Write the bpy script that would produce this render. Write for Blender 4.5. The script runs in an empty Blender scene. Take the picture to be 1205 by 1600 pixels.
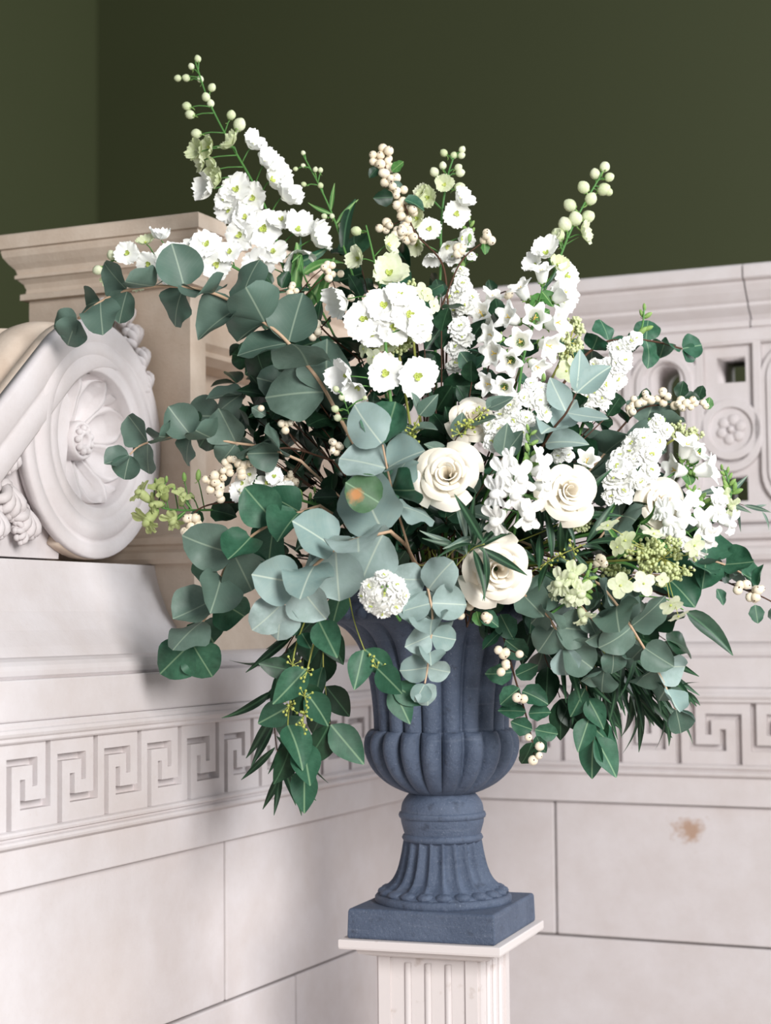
import bpy, bmesh, math, random
from mathutils import Vector, Matrix, noise

# ---------------------------------------------------------------- camera, world, light, exposure
sc = bpy.context.scene
col = sc.collection
F, CX, CY = 2800.0, 602.5, 800.0                      # focal length and centre in pixels of a 1205 x 1600 frame
cam_data = bpy.data.cameras.new('camera')
cam_data.sensor_fit = 'HORIZONTAL'; cam_data.sensor_width = 36.0
cam_data.lens = F / 1205.0 * 36.0
cam_data.clip_start = 0.05
cam_data.dof.use_dof = True
cam_data.dof.focus_distance = 2.33
cam_data.dof.aperture_fstop = 5.0
cam = bpy.data.objects.new('camera', cam_data); col.objects.link(cam)
CAMLOC = Vector((0, 0, 1.5))
RC = Matrix.Rotation(math.radians(93.55), 3, 'X') @ Matrix.Rotation(math.radians(-0.55), 3, 'Z')
cam.matrix_world = Matrix.Translation(CAMLOC) @ RC.to_4x4()
sc.camera = cam

def P(x, y, d):                                       # photo pixel + depth in metres -> point
    return CAMLOC + RC @ Vector(((x - CX) / F * d, -(y - CY) / F * d, -d))
def V(x, y, z):                                       # right, up, towards the viewer of the photograph
    return RC @ Vector((x, y, z))

TH = math.radians(24.45)                              # the two stone walls meet at a right angle
AX = Vector((math.cos(TH), -math.sin(TH), 0)); BX = Vector((-math.sin(TH), -math.cos(TH), 0))
CORNER = P(657, 1246, 3.25)
def W(A, B, z):                                       # A along the right wall, B along the left wall
    p = CORNER + AX * A + BX * B
    return Vector((p.x, p.y, z))

world = bpy.data.worlds.new('world'); sc.world = world; world.use_nodes = True
bg = world.node_tree.nodes['Background']
bg.inputs[0].default_value = (0.86, 0.92, 1.0, 1); bg.inputs[1].default_value = 0.38

def area(name, loc, target, sx, sy, power, color):
    l = bpy.data.lights.new(name, 'AREA'); l.shape = 'RECTANGLE'; l.size = sx; l.size_y = sy
    l.energy = power; l.color = color
    o = bpy.data.objects.new(name, l); col.objects.link(o)
    o.location = loc
    o.rotation_euler = (Vector(target) - Vector(loc)).to_track_quat('-Z', 'Y').to_euler()
    return o
area('window_right_offscreen', W(2.85, 3.05, 2.45), W(0.15, 0.45, 1.45), 1.0, 1.7, 156, (1.0, 0.985, 0.97))

area('window_hall_offscreen', W(3.2, -0.75, 2.9), W(-1.76, -.3, 2.3), 1.2, 1.6, 95, (0.93, 0.97, 1.0))

sc.view_settings.view_transform = 'Standard'; sc.view_settings.look = 'None'
sc.view_settings.gamma = 1.0; sc.view_settings.use_curve_mapping = False
sc.view_settings.exposure = 0.05

# ---------------------------------------------------------------- materials
def lin(r, g, b):
    f = lambda c: (c / 255 / 12.92) if c / 255 <= .04045 else ((c / 255 + .055) / 1.055) ** 2.4
    return (f(r), f(g), f(b), 1)
def new_mat(name):
    m = bpy.data.materials.new(name); m.use_nodes = True
    nt = m.node_tree; p = nt.nodes['Principled BSDF']
    return m, nt, p
def nd(nt, t, **kw):
    n = nt.nodes.new(t)
    for k, v in kw.items():
        if k.startswith('i_'): n.inputs[k[2:].replace('_', ' ')].default_value = v
        else: setattr(n, k, v)
    return n
def mixc(nt, fac, a, b, blend='MIX'):
    n = nt.nodes.new('ShaderNodeMix'); n.data_type = 'RGBA'; n.blend_type = blend
    for sock, val in ((n.inputs['Factor'], fac), (n.inputs['A'], a), (n.inputs['B'], b)):
        if hasattr(val, 'is_linked') or hasattr(val, 'links'): nt.links.new(val, sock)
        else: sock.default_value = val
    return n.outputs['Result']
def ramp(nt, src, p0, p1):
    n = nt.nodes.new('ShaderNodeMapRange'); n.inputs['From Min'].default_value = p0; n.inputs['From Max'].default_value = p1
    nt.links.new(src, n.inputs['Value']); return n.outputs['Result']
def wcoord(nt):
    return nt.nodes.new('ShaderNodeNewGeometry').outputs['Position']
def ntex(nt, vec, scale, detail=4, rough=.55):
    n = nt.nodes.new('ShaderNodeTexNoise'); n.inputs['Scale'].default_value = scale
    n.inputs['Detail'].default_value = detail; n.inputs['Roughness'].default_value = rough
    nt.links.new(vec, n.inputs['Vector']); return n.outputs['Fac']
def bump(nt, p, h, strength, dist):
    n = nt.nodes.new('ShaderNodeBump'); n.inputs['Strength'].default_value = strength; n.inputs['Distance'].default_value = dist
    nt.links.new(h, n.inputs['Height']); nt.links.new(n.outputs['Normal'], p.inputs['Normal'])

def stone(name, c0, c1, stain, amount, bs=.25):
    m, nt, p = new_mat(name); g = wcoord(nt)
    big = ntex(nt, g, 2.3, 5); mid = ntex(nt, g, 14, 6, .65); fine = ntex(nt, g, 220, 3)
    c = mixc(nt, ramp(nt, mid, .3, .7), c0, c1)
    c = mixc(nt, ramp(nt, big, .52, .52 + .5 / amount), c, stain)
    pit = ramp(nt, fine, .62, .78)
    pn = nt.nodes.new('ShaderNodeMath'); pn.operation = 'MULTIPLY'; pn.inputs[1].default_value = .22
    nt.links.new(pit, pn.inputs[0])
    c = mixc(nt, pn.outputs[0], c, stain)
    nt.links.new(c, p.inputs['Base Color']); p.inputs['Roughness'].default_value = .85
    p.inputs['Specular IOR Level'].default_value = .25
    bump(nt, p, fine, bs, .0012)
    return m
M = {}
M['stone'] = stone('pale_limestone', lin(212, 206, 207), lin(203, 195, 194), lin(190, 175, 166), .8)
M['stone_stained'] = stone('stained_limestone', lin(212, 206, 207), lin(203, 195, 194), lin(190, 175, 166), .8)
nt = M['stone_stained'].node_tree; p = nt.nodes['Principled BSDF']; src = p.inputs['Base Color'].links[0].from_socket
g = wcoord(nt); vd = nt.nodes.new('ShaderNodeVectorMath'); vd.operation = 'DISTANCE'
vd.inputs[1].default_value = P(1082, 1296, 3.06); nt.links.new(g, vd.inputs[0])
mm = nt.nodes.new('ShaderNodeMath'); mm.operation = 'MULTIPLY_ADD'; mm.inputs[1].default_value = .10
nt.links.new(ntex(nt, g, 38, 5, .7), mm.inputs[0]); nt.links.new(vd.outputs['Value'], mm.inputs[2])
nt.links.new(mixc(nt, ramp(nt, mm.outputs[0], .082, .060), src, lin(176, 148, 130)), p.inputs['Base Color'])
M['stone_weathered'] = stone('weathered_limestone', lin(214, 198, 182), lin(196, 176, 158), lin(158, 132, 108), 1.6, .4)
M['joint'] = stone('mortar_joint', lin(160, 138, 124), lin(140, 120, 106), lin(112, 92, 80), 1.0)
m, nt, p = new_mat('olive_wall_paint'); g = wcoord(nt)
nt.links.new(mixc(nt, ntex(nt, g, 1.5), lin(55, 60, 29), lin(60, 65, 34)), p.inputs['Base Color']); p.inputs['Roughness'].default_value = .7
M['green_wall'] = m
m, nt, p = new_mat('stone_floor'); g = wcoord(nt)
nt.links.new(mixc(nt, ntex(nt, g, 3), lin(190, 180, 170), lin(165, 154, 146)), p.inputs['Base Color']); p.inputs['Roughness'].default_value = .6
M['floor'] = m
m, nt, p = new_mat('blue_grey_urn'); g = wcoord(nt)
c = mixc(nt, ramp(nt, ntex(nt, g, 9, 6, .7), .3, .72), lin(60, 72, 93), lin(87, 99, 120))
c = mixc(nt, ramp(nt, ntex(nt, g, 60, 4, .6), .58, .8), c, lin(46, 53, 68))
c = mixc(nt, ramp(nt, ntex(nt, g, 420, 3, .6), .60, .75), c, lin(112, 120, 136))
n2 = nd(nt, 'ShaderNodeTexNoise'); n2.inputs['Scale'].default_value = 1.0; n2.inputs['Detail'].default_value = 5
mp = nt.nodes.new('ShaderNodeMapping'); mp.inputs['Scale'].default_value = (14, 14, 150)
nt.links.new(g, mp.inputs['Vector']); nt.links.new(mp.outputs[0], n2.inputs['Vector'])
c = mixc(nt, ramp(nt, n2.outputs['Fac'], .6, 1.0), c, lin(110, 119, 136))
nt.links.new(c, p.inputs['Base Color']); p.inputs['Roughness'].default_value = .62
bump(nt, p, ntex(nt, g, 190, 6, .7), .7, .003)
M['urn'] = m
m, nt, p = new_mat('white_painted_pedestal'); g = wcoord(nt)
nt.links.new(mixc(nt, ramp(nt, ntex(nt, g, 40, 5), .62, .75), lin(212, 204, 202), lin(190, 178, 172)), p.inputs['Base Color'])
p.inputs['Roughness'].default_value = .5
M['pedestal'] = m
m, nt, p = new_mat('dark_moss'); g = wcoord(nt)
nt.links.new(mixc(nt, ntex(nt, g, 80), lin(18, 30, 18), lin(40, 54, 30)), p.inputs['Base Color']); p.inputs['Roughness'].default_value = 1
bump(nt, p, ntex(nt, g, 120), 1, .01)
M['moss'] = m

def leafmat(name, c0, c1, vein, veinw=.035, rough=.5, trans=.12, under=None):
    m, nt, p = new_mat(name)
    oi = nt.nodes.new('ShaderNodeObjectInfo')
    uv = nt.nodes.new('ShaderNodeUVMap')
    sx = nt.nodes.new('ShaderNodeSeparateXYZ'); nt.links.new(uv.outputs[0], sx.inputs[0])
    ab = nt.nodes.new('ShaderNodeMath'); ab.operation = 'SUBTRACT'; ab.inputs[1].default_value = .5
    nt.links.new(sx.outputs[0], ab.inputs[0])
    ab2 = nt.nodes.new('ShaderNodeMath'); ab2.operation = 'ABSOLUTE'; nt.links.new(ab.outputs[0], ab2.inputs[0])
    c = mixc(nt, oi.outputs['Random'], c0, c1)
    tc = nt.nodes.new('ShaderNodeTexCoord')
    no = ntex(nt, tc.outputs['Object'], 4.5, 4, .6)
    c = mixc(nt, ramp(nt, no, .35, .75), c, (c0[0] * .72, c0[1] * .77, c0[2] * .73, 1))
    # fine side veins
    wv = nt.nodes.new('ShaderNodeMath'); wv.operation = 'MULTIPLY_ADD'; wv.inputs[1].default_value = -.9
    nt.links.new(ab2.outputs[0], wv.inputs[0]); nt.links.new(sx.outputs[1], wv.inputs[2])
    sn = nt.nodes.new('ShaderNodeMath'); sn.operation = 'SINE'
    sm = nt.nodes.new('ShaderNodeMath'); sm.operation = 'MULTIPLY'; sm.inputs[1].default_value = 55
    nt.links.new(wv.outputs[0], sm.inputs[0]); nt.links.new(sm.outputs[0], sn.inputs[0])
    vs = nt.nodes.new('ShaderNodeMath'); vs.operation = 'MULTIPLY'; vs.inputs[1].default_value = .05
    nt.links.new(ramp(nt, sn.outputs[0], .8, 1.0), vs.inputs[0])
    c = mixc(nt, vs.outputs[0], c, vein)
    c = mixc(nt, ramp(nt, ab2.outputs[0], veinw, veinw * .3), c, vein)
    nt.links.new(c, p.inputs['Base Color']); p.inputs['Roughness'].default_value = rough
    p.inputs['Specular IOR Level'].default_value = .35
    tr = nt.nodes.new('ShaderNodeBsdfTranslucent'); nt.links.new(c, tr.inputs['Color'])
    mx = nt.nodes.new('ShaderNodeMixShader'); mx.inputs[0].default_value = trans
    nt.links.new(p.outputs[0], mx.inputs[1]); nt.links.new(tr.outputs[0], mx.inputs[2])
    nt.links.new(mx.outputs[0], nt.nodes['Material Output'].inputs['Surface'])
    return m
M['leaf_pale'] = leafmat('glaucous_leaf', lin(166, 184, 181), lin(128, 154, 150), lin(186, 200, 186), .022)
M['leaf_grey'] = leafmat('grey_green_leaf', lin(104, 125, 114), lin(76, 103, 90), lin(138, 156, 138), .022)
M['leaf_green'] = leafmat('soft_green_leaf', lin(46, 90, 68), lin(66, 112, 86), lin(118, 150, 116), .024)
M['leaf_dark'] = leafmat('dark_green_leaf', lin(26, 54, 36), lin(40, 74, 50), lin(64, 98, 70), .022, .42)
M['leaf_spotted'] = leafmat('rust_spotted_leaf', lin(70, 104, 70), lin(74, 108, 74), lin(118, 150, 116), .024)
nt = M['leaf_spotted'].node_tree; p = nt.nodes['Principled BSDF']; src = p.inputs['Base Color'].links[0].from_socket
uv = nt.nodes.new('ShaderNodeUVMap'); vd = nt.nodes.new('ShaderNodeVectorMath'); vd.operation = 'DISTANCE'; vd.inputs[1].default_value = (.36, .62, 0)
nt.links.new(uv.outputs[0], vd.inputs[0])
ad = nt.nodes.new('ShaderNodeMath'); ad.operation = 'MULTIPLY_ADD'; ad.inputs[1].default_value = .35
nt.links.new(ntex(nt, uv.outputs[0], 6, 4), ad.inputs[0]); nt.links.new(vd.outputs['Value'], ad.inputs[2])
nt.links.new(mixc(nt, ramp(nt, ad.outputs[0], .42, .26), src, lin(172, 112, 46)), p.inputs['Base Color'])
M['leaf_fresh'] = leafmat('fresh_green_leaf', lin(70, 122, 60), lin(96, 146, 78), lin(140, 176, 110), .03, .5, .2)

def plain(name, c0, c1, rough=.5, trans=0.0, scale=30.0, spec=.3):
    m, nt, p = new_mat(name)
    tc = nt.nodes.new('ShaderNodeTexCoord'); oi = nt.nodes.new('ShaderNodeObjectInfo')
    f = ntex(nt, tc.outputs['Object'], scale, 3)
    ad = nt.nodes.new('ShaderNodeMath'); ad.operation = 'MULTIPLY_ADD'; ad.inputs[1].default_value = .5
    nt.links.new(oi.outputs['Random'], ad.inputs[0]); nt.links.new(f, ad.inputs[2])
    c = mixc(nt, ramp(nt, ad.outputs[0], .35, 1.1), c0, c1)
    nt.links.new(c, p.inputs['Base Color']); p.inputs['Roughness'].default_value = rough
    p.inputs['Specular IOR Level'].default_value = spec
    if trans:
        tr = nt.nodes.new('ShaderNodeBsdfTranslucent'); nt.links.new(c, tr.inputs['Color'])
        mx = nt.nodes.new('ShaderNodeMixShader'); mx.inputs[0].default_value = trans
        nt.links.new(p.outputs[0], mx.inputs[1]); nt.links.new(tr.outputs[0], mx.inputs[2])
        nt.links.new(mx.outputs[0], nt.nodes['Material Output'].inputs['Surface'])
    return m
M['petal'] = plain('white_petal', lin(255, 255, 254), lin(249, 249, 243), .55, .2, 3, .2)
M['petal_cream'] = plain('cream_rose_petal', lin(255, 250, 239), lin(252, 243, 226), .5, .2, 2, .2)
M['petal_green'] = plain('greenish_petal', lin(240, 242, 222), lin(214, 224, 176), .5, .3, 4, .2)
M['petal_lime'] = plain('pale_green_floret', lin(206, 214, 160), lin(176, 190, 120), .5, .3, 4, .2)
M['bud'] = plain('green_white_bud', lin(238, 240, 214), lin(206, 218, 168), .5, .2, 3, .3)
M['bud_green'] = plain('green_bud', lin(150, 180, 104), lin(112, 150, 78), .5, .1, 6, .3)
M['centre'] = plain('yellow_green_centre', lin(214, 218, 130), lin(176, 194, 96), .6, .1, 20)
M['stamen'] = plain('yellow_stamen', lin(236, 214, 130), lin(222, 190, 96), .6, 0, 20)
M['berry'] = plain('ivory_berry', lin(250, 240, 220), lin(244, 228, 200), .35, .12, 5, .45)
M['berry_tip'] = plain('brown_berry_tip', lin(96, 66, 44), lin(70, 46, 30), .8)
M['stem_green'] = plain('green_stem', lin(92, 140, 70), lin(70, 116, 60), .5)
M['stem_tan'] = plain('tan_stem', lin(206, 178, 150), lin(176, 146, 118), .6)
M['stem_brown'] = plain('brown_twig', lin(92, 62, 44), lin(62, 42, 32), .7)
M['stem_yellow'] = plain('yellow_green_twig', lin(178, 176, 96), lin(140, 148, 72), .6)
M['bead'] = plain('pale_green_bead', lin(214, 220, 176), lin(186, 198, 132), .5, .1, 8)
M['seed'] = plain('yellow_green_seed', lin(196, 200, 110), lin(160, 172, 84), .5)

# ---------------------------------------------------------------- mesh helpers
class MB:
    def __init__(s): s.v = []; s.f = []; s.uv = None
    def add(s, vs, fs):
        o = len(s.v); s.v += [Vector(v) for v in vs]; s.f += [tuple(i + o for i in f) for f in fs]
    def box(s, o, x, y, z):                            # origin and three edge vectors
        o, x, y, z = map(Vector, (o, x, y, z))
        vs = [o, o + x, o + x + y, o + y, o + z, o + x + z, o + x + y + z, o + y + z]
        s.add(vs, [(3, 2, 1, 0), (4, 5, 6, 7), (0, 1, 5, 4), (1, 2, 6, 5), (2, 3, 7, 6), (3, 0, 4, 7)])
    def rings(s, rings, closed=True, cap=True, loop=False):
        n = len(rings[0]); vs = [p for r in rings for p in r]; fs = []
        m = len(rings)
        for i in range(m if loop else m - 1):
            j2 = (i + 1) % m
            for k in range(n if closed else n - 1):
                k2 = (k + 1) % n
                fs.append((i * n + k, i * n + k2, j2 * n + k2, j2 * n + k))
        if cap and closed and not loop:
            fs.append(tuple(range(n))[::-1]); fs.append(tuple((m - 1) * n + k for k in range(n)))
        s.add(vs, fs)
    def tube(s, pts, r0, r1=None, n=6):
        r1 = r0 if r1 is None else r1
        pts = [Vector(p) for p in pts]; rings = []
        ref = None
        for i, q in enumerate(pts):
            t = (pts[min(i + 1, len(pts) - 1)] - pts[max(i - 1, 0)])
            t = t.normalized() if t.length > 1e-9 else Vector((0, 0, 1))
            if ref is None: ref = t.orthogonal().normalized()
            ref = (ref - t * ref.dot(t)); ref = ref.normalized() if ref.length > 1e-6 else t.orthogonal().normalized()
            e2 = t.cross(ref); r = r0 + (r1 - r0) * i / max(1, len(pts) - 1)
            rings.append([q + (ref * math.cos(2 * math.pi * k / n) + e2 * math.sin(2 * math.pi * k / n)) * r for k in range(n)])
        s.rings(rings)
    def ball(s, c, r, seg=8, rg=5, axis=None, stretch=1.0):
        c = Vector(c); ax = Vector(axis).normalized() if axis is not None else Vector((0, 0, 1))
        e1 = ax.orthogonal().normalized(); e2 = ax.cross(e1)
        vs = [c - ax * r * stretch]; fs = []
        for i in range(1, rg):
            a = math.pi * i / rg
            for k in range(seg):
                b = 2 * math.pi * k / seg
                vs.append(c - ax * r * stretch * math.cos(a) + (e1 * math.cos(b) + e2 * math.sin(b)) * r * math.sin(a))
        vs.append(c + ax * r * stretch)
        for k in range(seg):
            k2 = (k + 1) % seg
            fs.append((0, 1 + k2, 1 + k))
            for i in range(rg - 2):
                o = 1 + i * seg; fs.append((o + k, o + k2, o + seg + k2, o + seg + k))
            o = 1 + (rg - 2) * seg; fs.append((o + k, o + k2, len(vs) - 1))
        s.add(vs, fs)
    def mesh(s, name, mat, smooth=True, off=None):
        me = bpy.data.meshes.new(name)
        vs = [v - off for v in s.v] if off is not None else s.v
        me.from_pydata([tuple(v) for v in vs], [], s.f)
        if s.uv:
            ul = me.uv_layers.new(name='UVMap')
            for lp in me.loops: ul.data[lp.index].uv = s.uv[lp.vertex_index]
        me.materials.append(mat)
        if smooth: me.polygons.foreach_set('use_smooth', [True] * len(me.polygons))
        me.update()
        return me
    def build(s, name, mat, parent=None, smooth=False, fix=True):
        off = Vector(parent.matrix_world.translation) if parent is not None else None
        me = s.mesh(name, mat, smooth, off)
        if fix:
            bm = bmesh.new(); bm.from_mesh(me); bmesh.ops.recalc_face_normals(bm, faces=bm.faces); bm.to_mesh(me); bm.free()
        return link(name, me, parent)
def link(name, me, parent=None, basis=None):
    o = bpy.data.objects.new(name, me); col.objects.link(o)
    if parent is not None: o.parent = parent
    if basis is not None: o.matrix_basis = basis
    return o
def tag(o, label, cat, group=None):
    o['label'] = label; o['category'] = cat
    if group: o['group'] = group
    return o
def struct(o):
    o['kind'] = 'structure'; return o
def root(name, loc, label, cat, group=None):
    o = bpy.data.objects.new(name, None); col.objects.link(o)
    o.empty_display_size = .02; o.location = loc
    o.matrix_world = Matrix.Translation(loc)
    return tag(o, label, cat, group)
def part(name, me, rt, M4):                            # rt carries a translation only
    return link(name, me, rt, Matrix.Translation(-rt.matrix_world.translation) @ M4)
def spline(pts, n):                                    # Catmull-Rom through points
    pts = [Vector(p) for p in pts]
    q = [pts[0] * 2 - pts[1]] + pts + [pts[-1] * 2 - pts[-2]]
    out = []; m = len(pts) - 1
    for i in range(n + 1):
        s_ = i / n * m; k = min(int(s_), m - 1); t = s_ - k
        p0, p1, p2, p3 = q[k:k + 4]
        out.append(.5 * (2 * p1 + (p2 - p0) * t + (2 * p0 - 5 * p1 + 4 * p2 - p3) * t * t + (3 * p1 - p0 - 3 * p2 + p3) * t ** 3))
    return out
def bevel(o, w, seg=2):
    b = o.modifiers.new('bevel', 'BEVEL'); b.width = w; b.segments = seg; b.limit_method = 'ANGLE'
    return o
rnd = random.Random(7)
# ================================================================ THE SETTING
mb = MB(); mb.box((-6, -4, -.05), (14, 0, 0), (0, 14, 0), (0, 0, .05)); struct(mb.build('floor', M['floor']))
def wall_slab(name, p0, p1, thick, z0, z1, mat):
    p0, p1 = Vector(p0), Vector(p1); mb = MB()
    mb.box((p0.x, p0.y, z0), p1 - p0, thick, (0, 0, z1 - z0)); return struct(mb.build(name, mat))
AG, BG = -1.76, -1.6
wall_slab('wall_back', W(AG, BG, 0), W(6, BG, 0), -BX * .15, 0, 5.2, M['green_wall'])
wall_slab('wall_back_left', W(AG, BG - .15, 0), W(AG, 4.5, 0), -AX * .15, 0, 5.2, M['green_wall'])

# --- the two stone walls share one section: courses, band, key frieze, fascia, ledge
def extr(profile, f0, f1, name, mat, parent, smooth=False):
    """profile [(n, z)] closed polygon; f(n, z) end points."""
    mb = MB(); mb.rings([[f0(n, z) for n, z in profile], [f1(n, z) for n, z in profile]])
    return mb.build(name, mat, parent, smooth)
PER = .1045; KZ0, KZ1 = 1.2565, 1.3600
GX = [0, .10, .26, .36, .50, .60, .76, .86, 1.0]
GV = [0, .22, .32, .40, .48, .57, .73, .82, 1.0]
def in_groove(x, v):
    R = [(0, .10, 0, .82), (0, .60, .73, .82), (.50, .60, .48, .82), (.76, .86, .22, 1), (.26, .86, .22, .32), (.26, .36, .22, .57)]
    return any(a <= x <= b and c <= v <= d for a, b, c, d in R)
def key_mesh(sign, along, outw):
    """one Greek key motif: raised strap with cut grooves, in frame coordinates around its own corner."""
    mb = MB(); h = KZ1 - KZ0; dep = .0125
    def pt(x, v, n): return along * (sign * x * PER) + outw * n + Vector((0, 0, v * h))
    nx, nv = len(GX) - 1, len(GV) - 1
    g = [[in_groove((GX[i] + GX[i + 1]) / 2, (GV[j] + GV[j + 1]) / 2) for j in range(nv)] for i in range(nx)]
    for i in range(nx):
        for j in range(nv):
            n = -dep if g[i][j] else 0
            x0, x1, v0, v1 = GX[i], GX[i + 1], GV[j], GV[j + 1]
            mb.add([pt(x0, v0, n), pt(x1, v0, n), pt(x1, v1, n), pt(x0, v1, n)], [(0, 1, 2, 3)])
            if not g[i][j]:
                for (di, dj, e0, e1) in ((-1, 0, (x0, v0), (x0, v1)), (1, 0, (x1, v0), (x1, v1)), (0, -1, (x0, v0), (x1, v0)), (0, 1, (x0, v1), (x1, v1))):
                    ii, jj = (i + di) % nx, j + dj
                    if not (0 <= jj < nv) or g[ii][jj]:
                        mb.add([pt(*e0, 0), pt(*e1, 0), pt(*e1, -dep), pt(*e0, -dep)], [(0, 1, 2, 3)])
    return mb.mesh('key_motif', M['stone'], False)

def stone_wall(name, along, outw, length, joints, phase):
    base = Vector((CORNER.x, CORNER.y, 0))
    def f(t, n, z): return base + along * t + outw * n + Vector((0, 0, z))
    mb = MB(); mb.box(f(-.4, -.30, 0), along * (length + .4), outw * .27, (0, 0, 1.45))
    wl = struct(mb.build(name, M['joint']))
    # ashlar blocks
    zs = [.0, .245, .48, .716, .952, 1.186]
    for r in range(5):
        js = [-.03] + joints[r] + [length]
        for k in range(len(js) - 1):
            mb = MB(); g = .0018
            mb.box(f(js[k] + g, -.05, zs[r] + g), along * (js[k + 1] - js[k] - 2 * g), outw * (.05 - .010 - .001 * ((k + r) % 2)), (0, 0, zs[r + 1] - zs[r] - 2 * g))
            bevel(mb.build('stone_block', M['stone_stained'] if (name == 'wall_right' and r == 4) else M['stone'], wl), .0025)
    def run(nm, prof):
        return extr(prof, lambda n, z: f(-.05, n, z), lambda n, z: f(length, n, z), nm, M['stone'], wl)
    bevel(run('lower_band', [(-.05, 1.186), (.0, 1.186), (.0, 1.2345), (-.05, 1.2345)]), .002)
    run('lower_moulding', [(-.05, 1.2345), (.003, 1.2345), (.0075, 1.2375), (.0085, 1.2405), (.0075, 1.2435), (.003, 1.2455), (.003, 1.2475), (.007, 1.2492), (.0078, 1.252), (.006, 1.2548), (.0, 1.2565), (-.05, 1.2565)])
    run('upper_moulding', [(-.05, 1.360), (.004, 1.360), (.006, 1.3622), (.006, 1.366), (.0085, 1.3685), (.010, 1.372), (.009, 1.3758), (.006, 1.3775), (.006, 1.3815), (.004, 1.385), (-.05, 1.385)])
    bevel(run('fascia', [(-.05, 1.385), (.002, 1.385), (.002, 1.436), (-.05, 1.436)]), .0025)
    run('ledge_moulding', [(-.12, 1.436), (-.012, 1.436), (-.009, 1.440), (-.0085, 1.446), (-.011, 1.452), (-.016, 1.457), (-.024, 1.4605), (-.035, 1.462), (-.12, 1.462)])
    # key frieze
    mb = MB(); mb.box(f(-.05, -.05, KZ0), along * (length + .05), outw * .034, (0, 0, KZ1 - KZ0)); mb.build('frieze_ground', M['stone'], wl)
    km = key_mesh(-1, along, outw)
    t = phase
    while t > PER: t -= PER
    while t < length:
        link('key_motif', km, wl, Matrix.Translation(f(t, 0, KZ0)))
        t += PER
    return wl
JL = [[.25, 1.05], [.62, 1.35], [.2, .98], [.4735, 1.22], [.696, 1.45]]
JR = [[.6, 1.3], [.3, 1.0], [.62, 1.3], [.82], [.2527, .98]]
WL = stone_wall('wall_left', BX, AX, 1.75, JL, 1.2387)
WR = stone_wall('wall_right', AX, BX, 1.45, JR, .5907)

def f_L(A, B, z): return W(A, B, z)
# upper stage of the left wall: coved podium, plain wall and cornice behind the pier
COVE = [(-.036, 1.462), (-.045, 1.475), (-.062, 1.495), (-.078, 1.520), (-.090, 1.548), (-.098, 1.575), (-.100, 1.588)]
extr([(-.30, 1.462)] + COVE + [(-.30, 1.588)], lambda n, z: W(n, .7445, z), lambda n, z: W(n, 1.75, z), 'coved_podium', M['stone'], WL)
extr([(-.35, 1.462), (-.045, 1.462), (-.050, 1.48), (-.062, 1.505), (-.078, 1.53), (-.09, 1.56), (-.095, 1.588), (-.095, 1.60), (-.075, 1.603), (-.07, 1.615), (-.078, 1.63), (-.11, 1.64), (-.14, 1.645),
      (-.14, 1.90), (-.105, 1.905), (-.088, 1.915), (-.095, 1.925), (-.085, 1.935), (-.085, 1.985), (-.065, 2.0), (-.06, 2.02), (-.036, 2.045), (-.028, 2.075), (-.018, 2.08), (-.018, 2.10), (-.35, 2.10)],
     lambda n, z: W(n, -.28, z), lambda n, z: W(n, .6845, z), 'upper_wall', M['stone_weathered'], WL)

# --- balustrade on the right wall
BAL = root('stone_balustrade', W(.6, -.1, 1.46), 'pierced pale stone balustrade with round-ended straps, rosettes and a moulded rail', 'balustrade')
def run_R(nm, prof, a0, a1, mat=M['stone']):
    return extr(prof, lambda n, z: W(a0, n, z), lambda n, z: W(a1, n, z), nm, mat, BAL)
run_R('plinth', [(-.24, 1.4625), (-.035, 1.4625), (-.04, 1.475), (-.055, 1.50), (-.066, 1.53), (-.07, 1.56), (-.07, 1.60), (-.052, 1.603), (-.048, 1.612), (-.052, 1.622), (-.06, 1.628), (-.06, 1.636), (-.045, 1.64), (-.042, 1.648), (-.05, 1.66), (-.065, 1.667), (-.24, 1.667)], -.09, 1.45)
CORN = [(-.24, 2.004), (-.055, 2.004), (-.05, 2.006), (-.05, 2.016), (-.058, 2.018), (-.052, 2.026), (-.04, 2.036), (-.036, 2.040), (-.036, 2.045), (-.030, 2.05), (-.020, 2.062), (-.013, 2.073), (-.011, 2.078), (-.004, 2.08), (0.0, 2.083), (0.0, 2.102), (-.004, 2.106), (-.24, 2.106)]
for a0, a1 in ((-.09, .607), (.610, 1.45)):
    run_R('rail_block', CORN, a0, a1)
# pierced panel: flat slab with holes cut from 2D outlines
def outline_curve(loops, extrude, frm, name, mat, parent, bev=0.0):
    cu = bpy.data.curves.new(name, 'CURVE'); cu.dimensions = '2D'; cu.fill_mode = 'BOTH'; cu.extrude = extrude
    cu.bevel_depth = bev; cu.bevel_resolution = 1
    for lp in loops:
        sp = cu.splines.new('POLY'); sp.points.add(len(lp) - 1); sp.use_cyclic_u = True
        for q, (x, y) in zip(sp.points, lp): q.co = (x, y, 0, 1)
    tmp = bpy.data.objects.new('tmp', cu); col.objects.link(tmp)
    bpy.context.view_layer.update()
    me = bpy.data.meshes.new_from_object(tmp.evaluated_get(bpy.context.evaluated_depsgraph_get()))
    bpy.data.objects.remove(tmp)
    me.transform(frm); me.materials.clear(); me.materials.append(mat)
    off = parent.matrix_world.translation
    me.transform(Matrix.Translation(-off))
    bm = bmesh.new(); bm.from_mesh(me); bmesh.ops.remove_doubles(bm, verts=bm.verts, dist=1e-5); bmesh.ops.recalc_face_normals(bm, faces=bm.faces); bm.to_mesh(me); bm.free()
    return link(name, me, parent)
def rect(x0, x1, y0, y1): return [(x0, y0), (x1, y0), (x1, y1), (x0, y1)]
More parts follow.
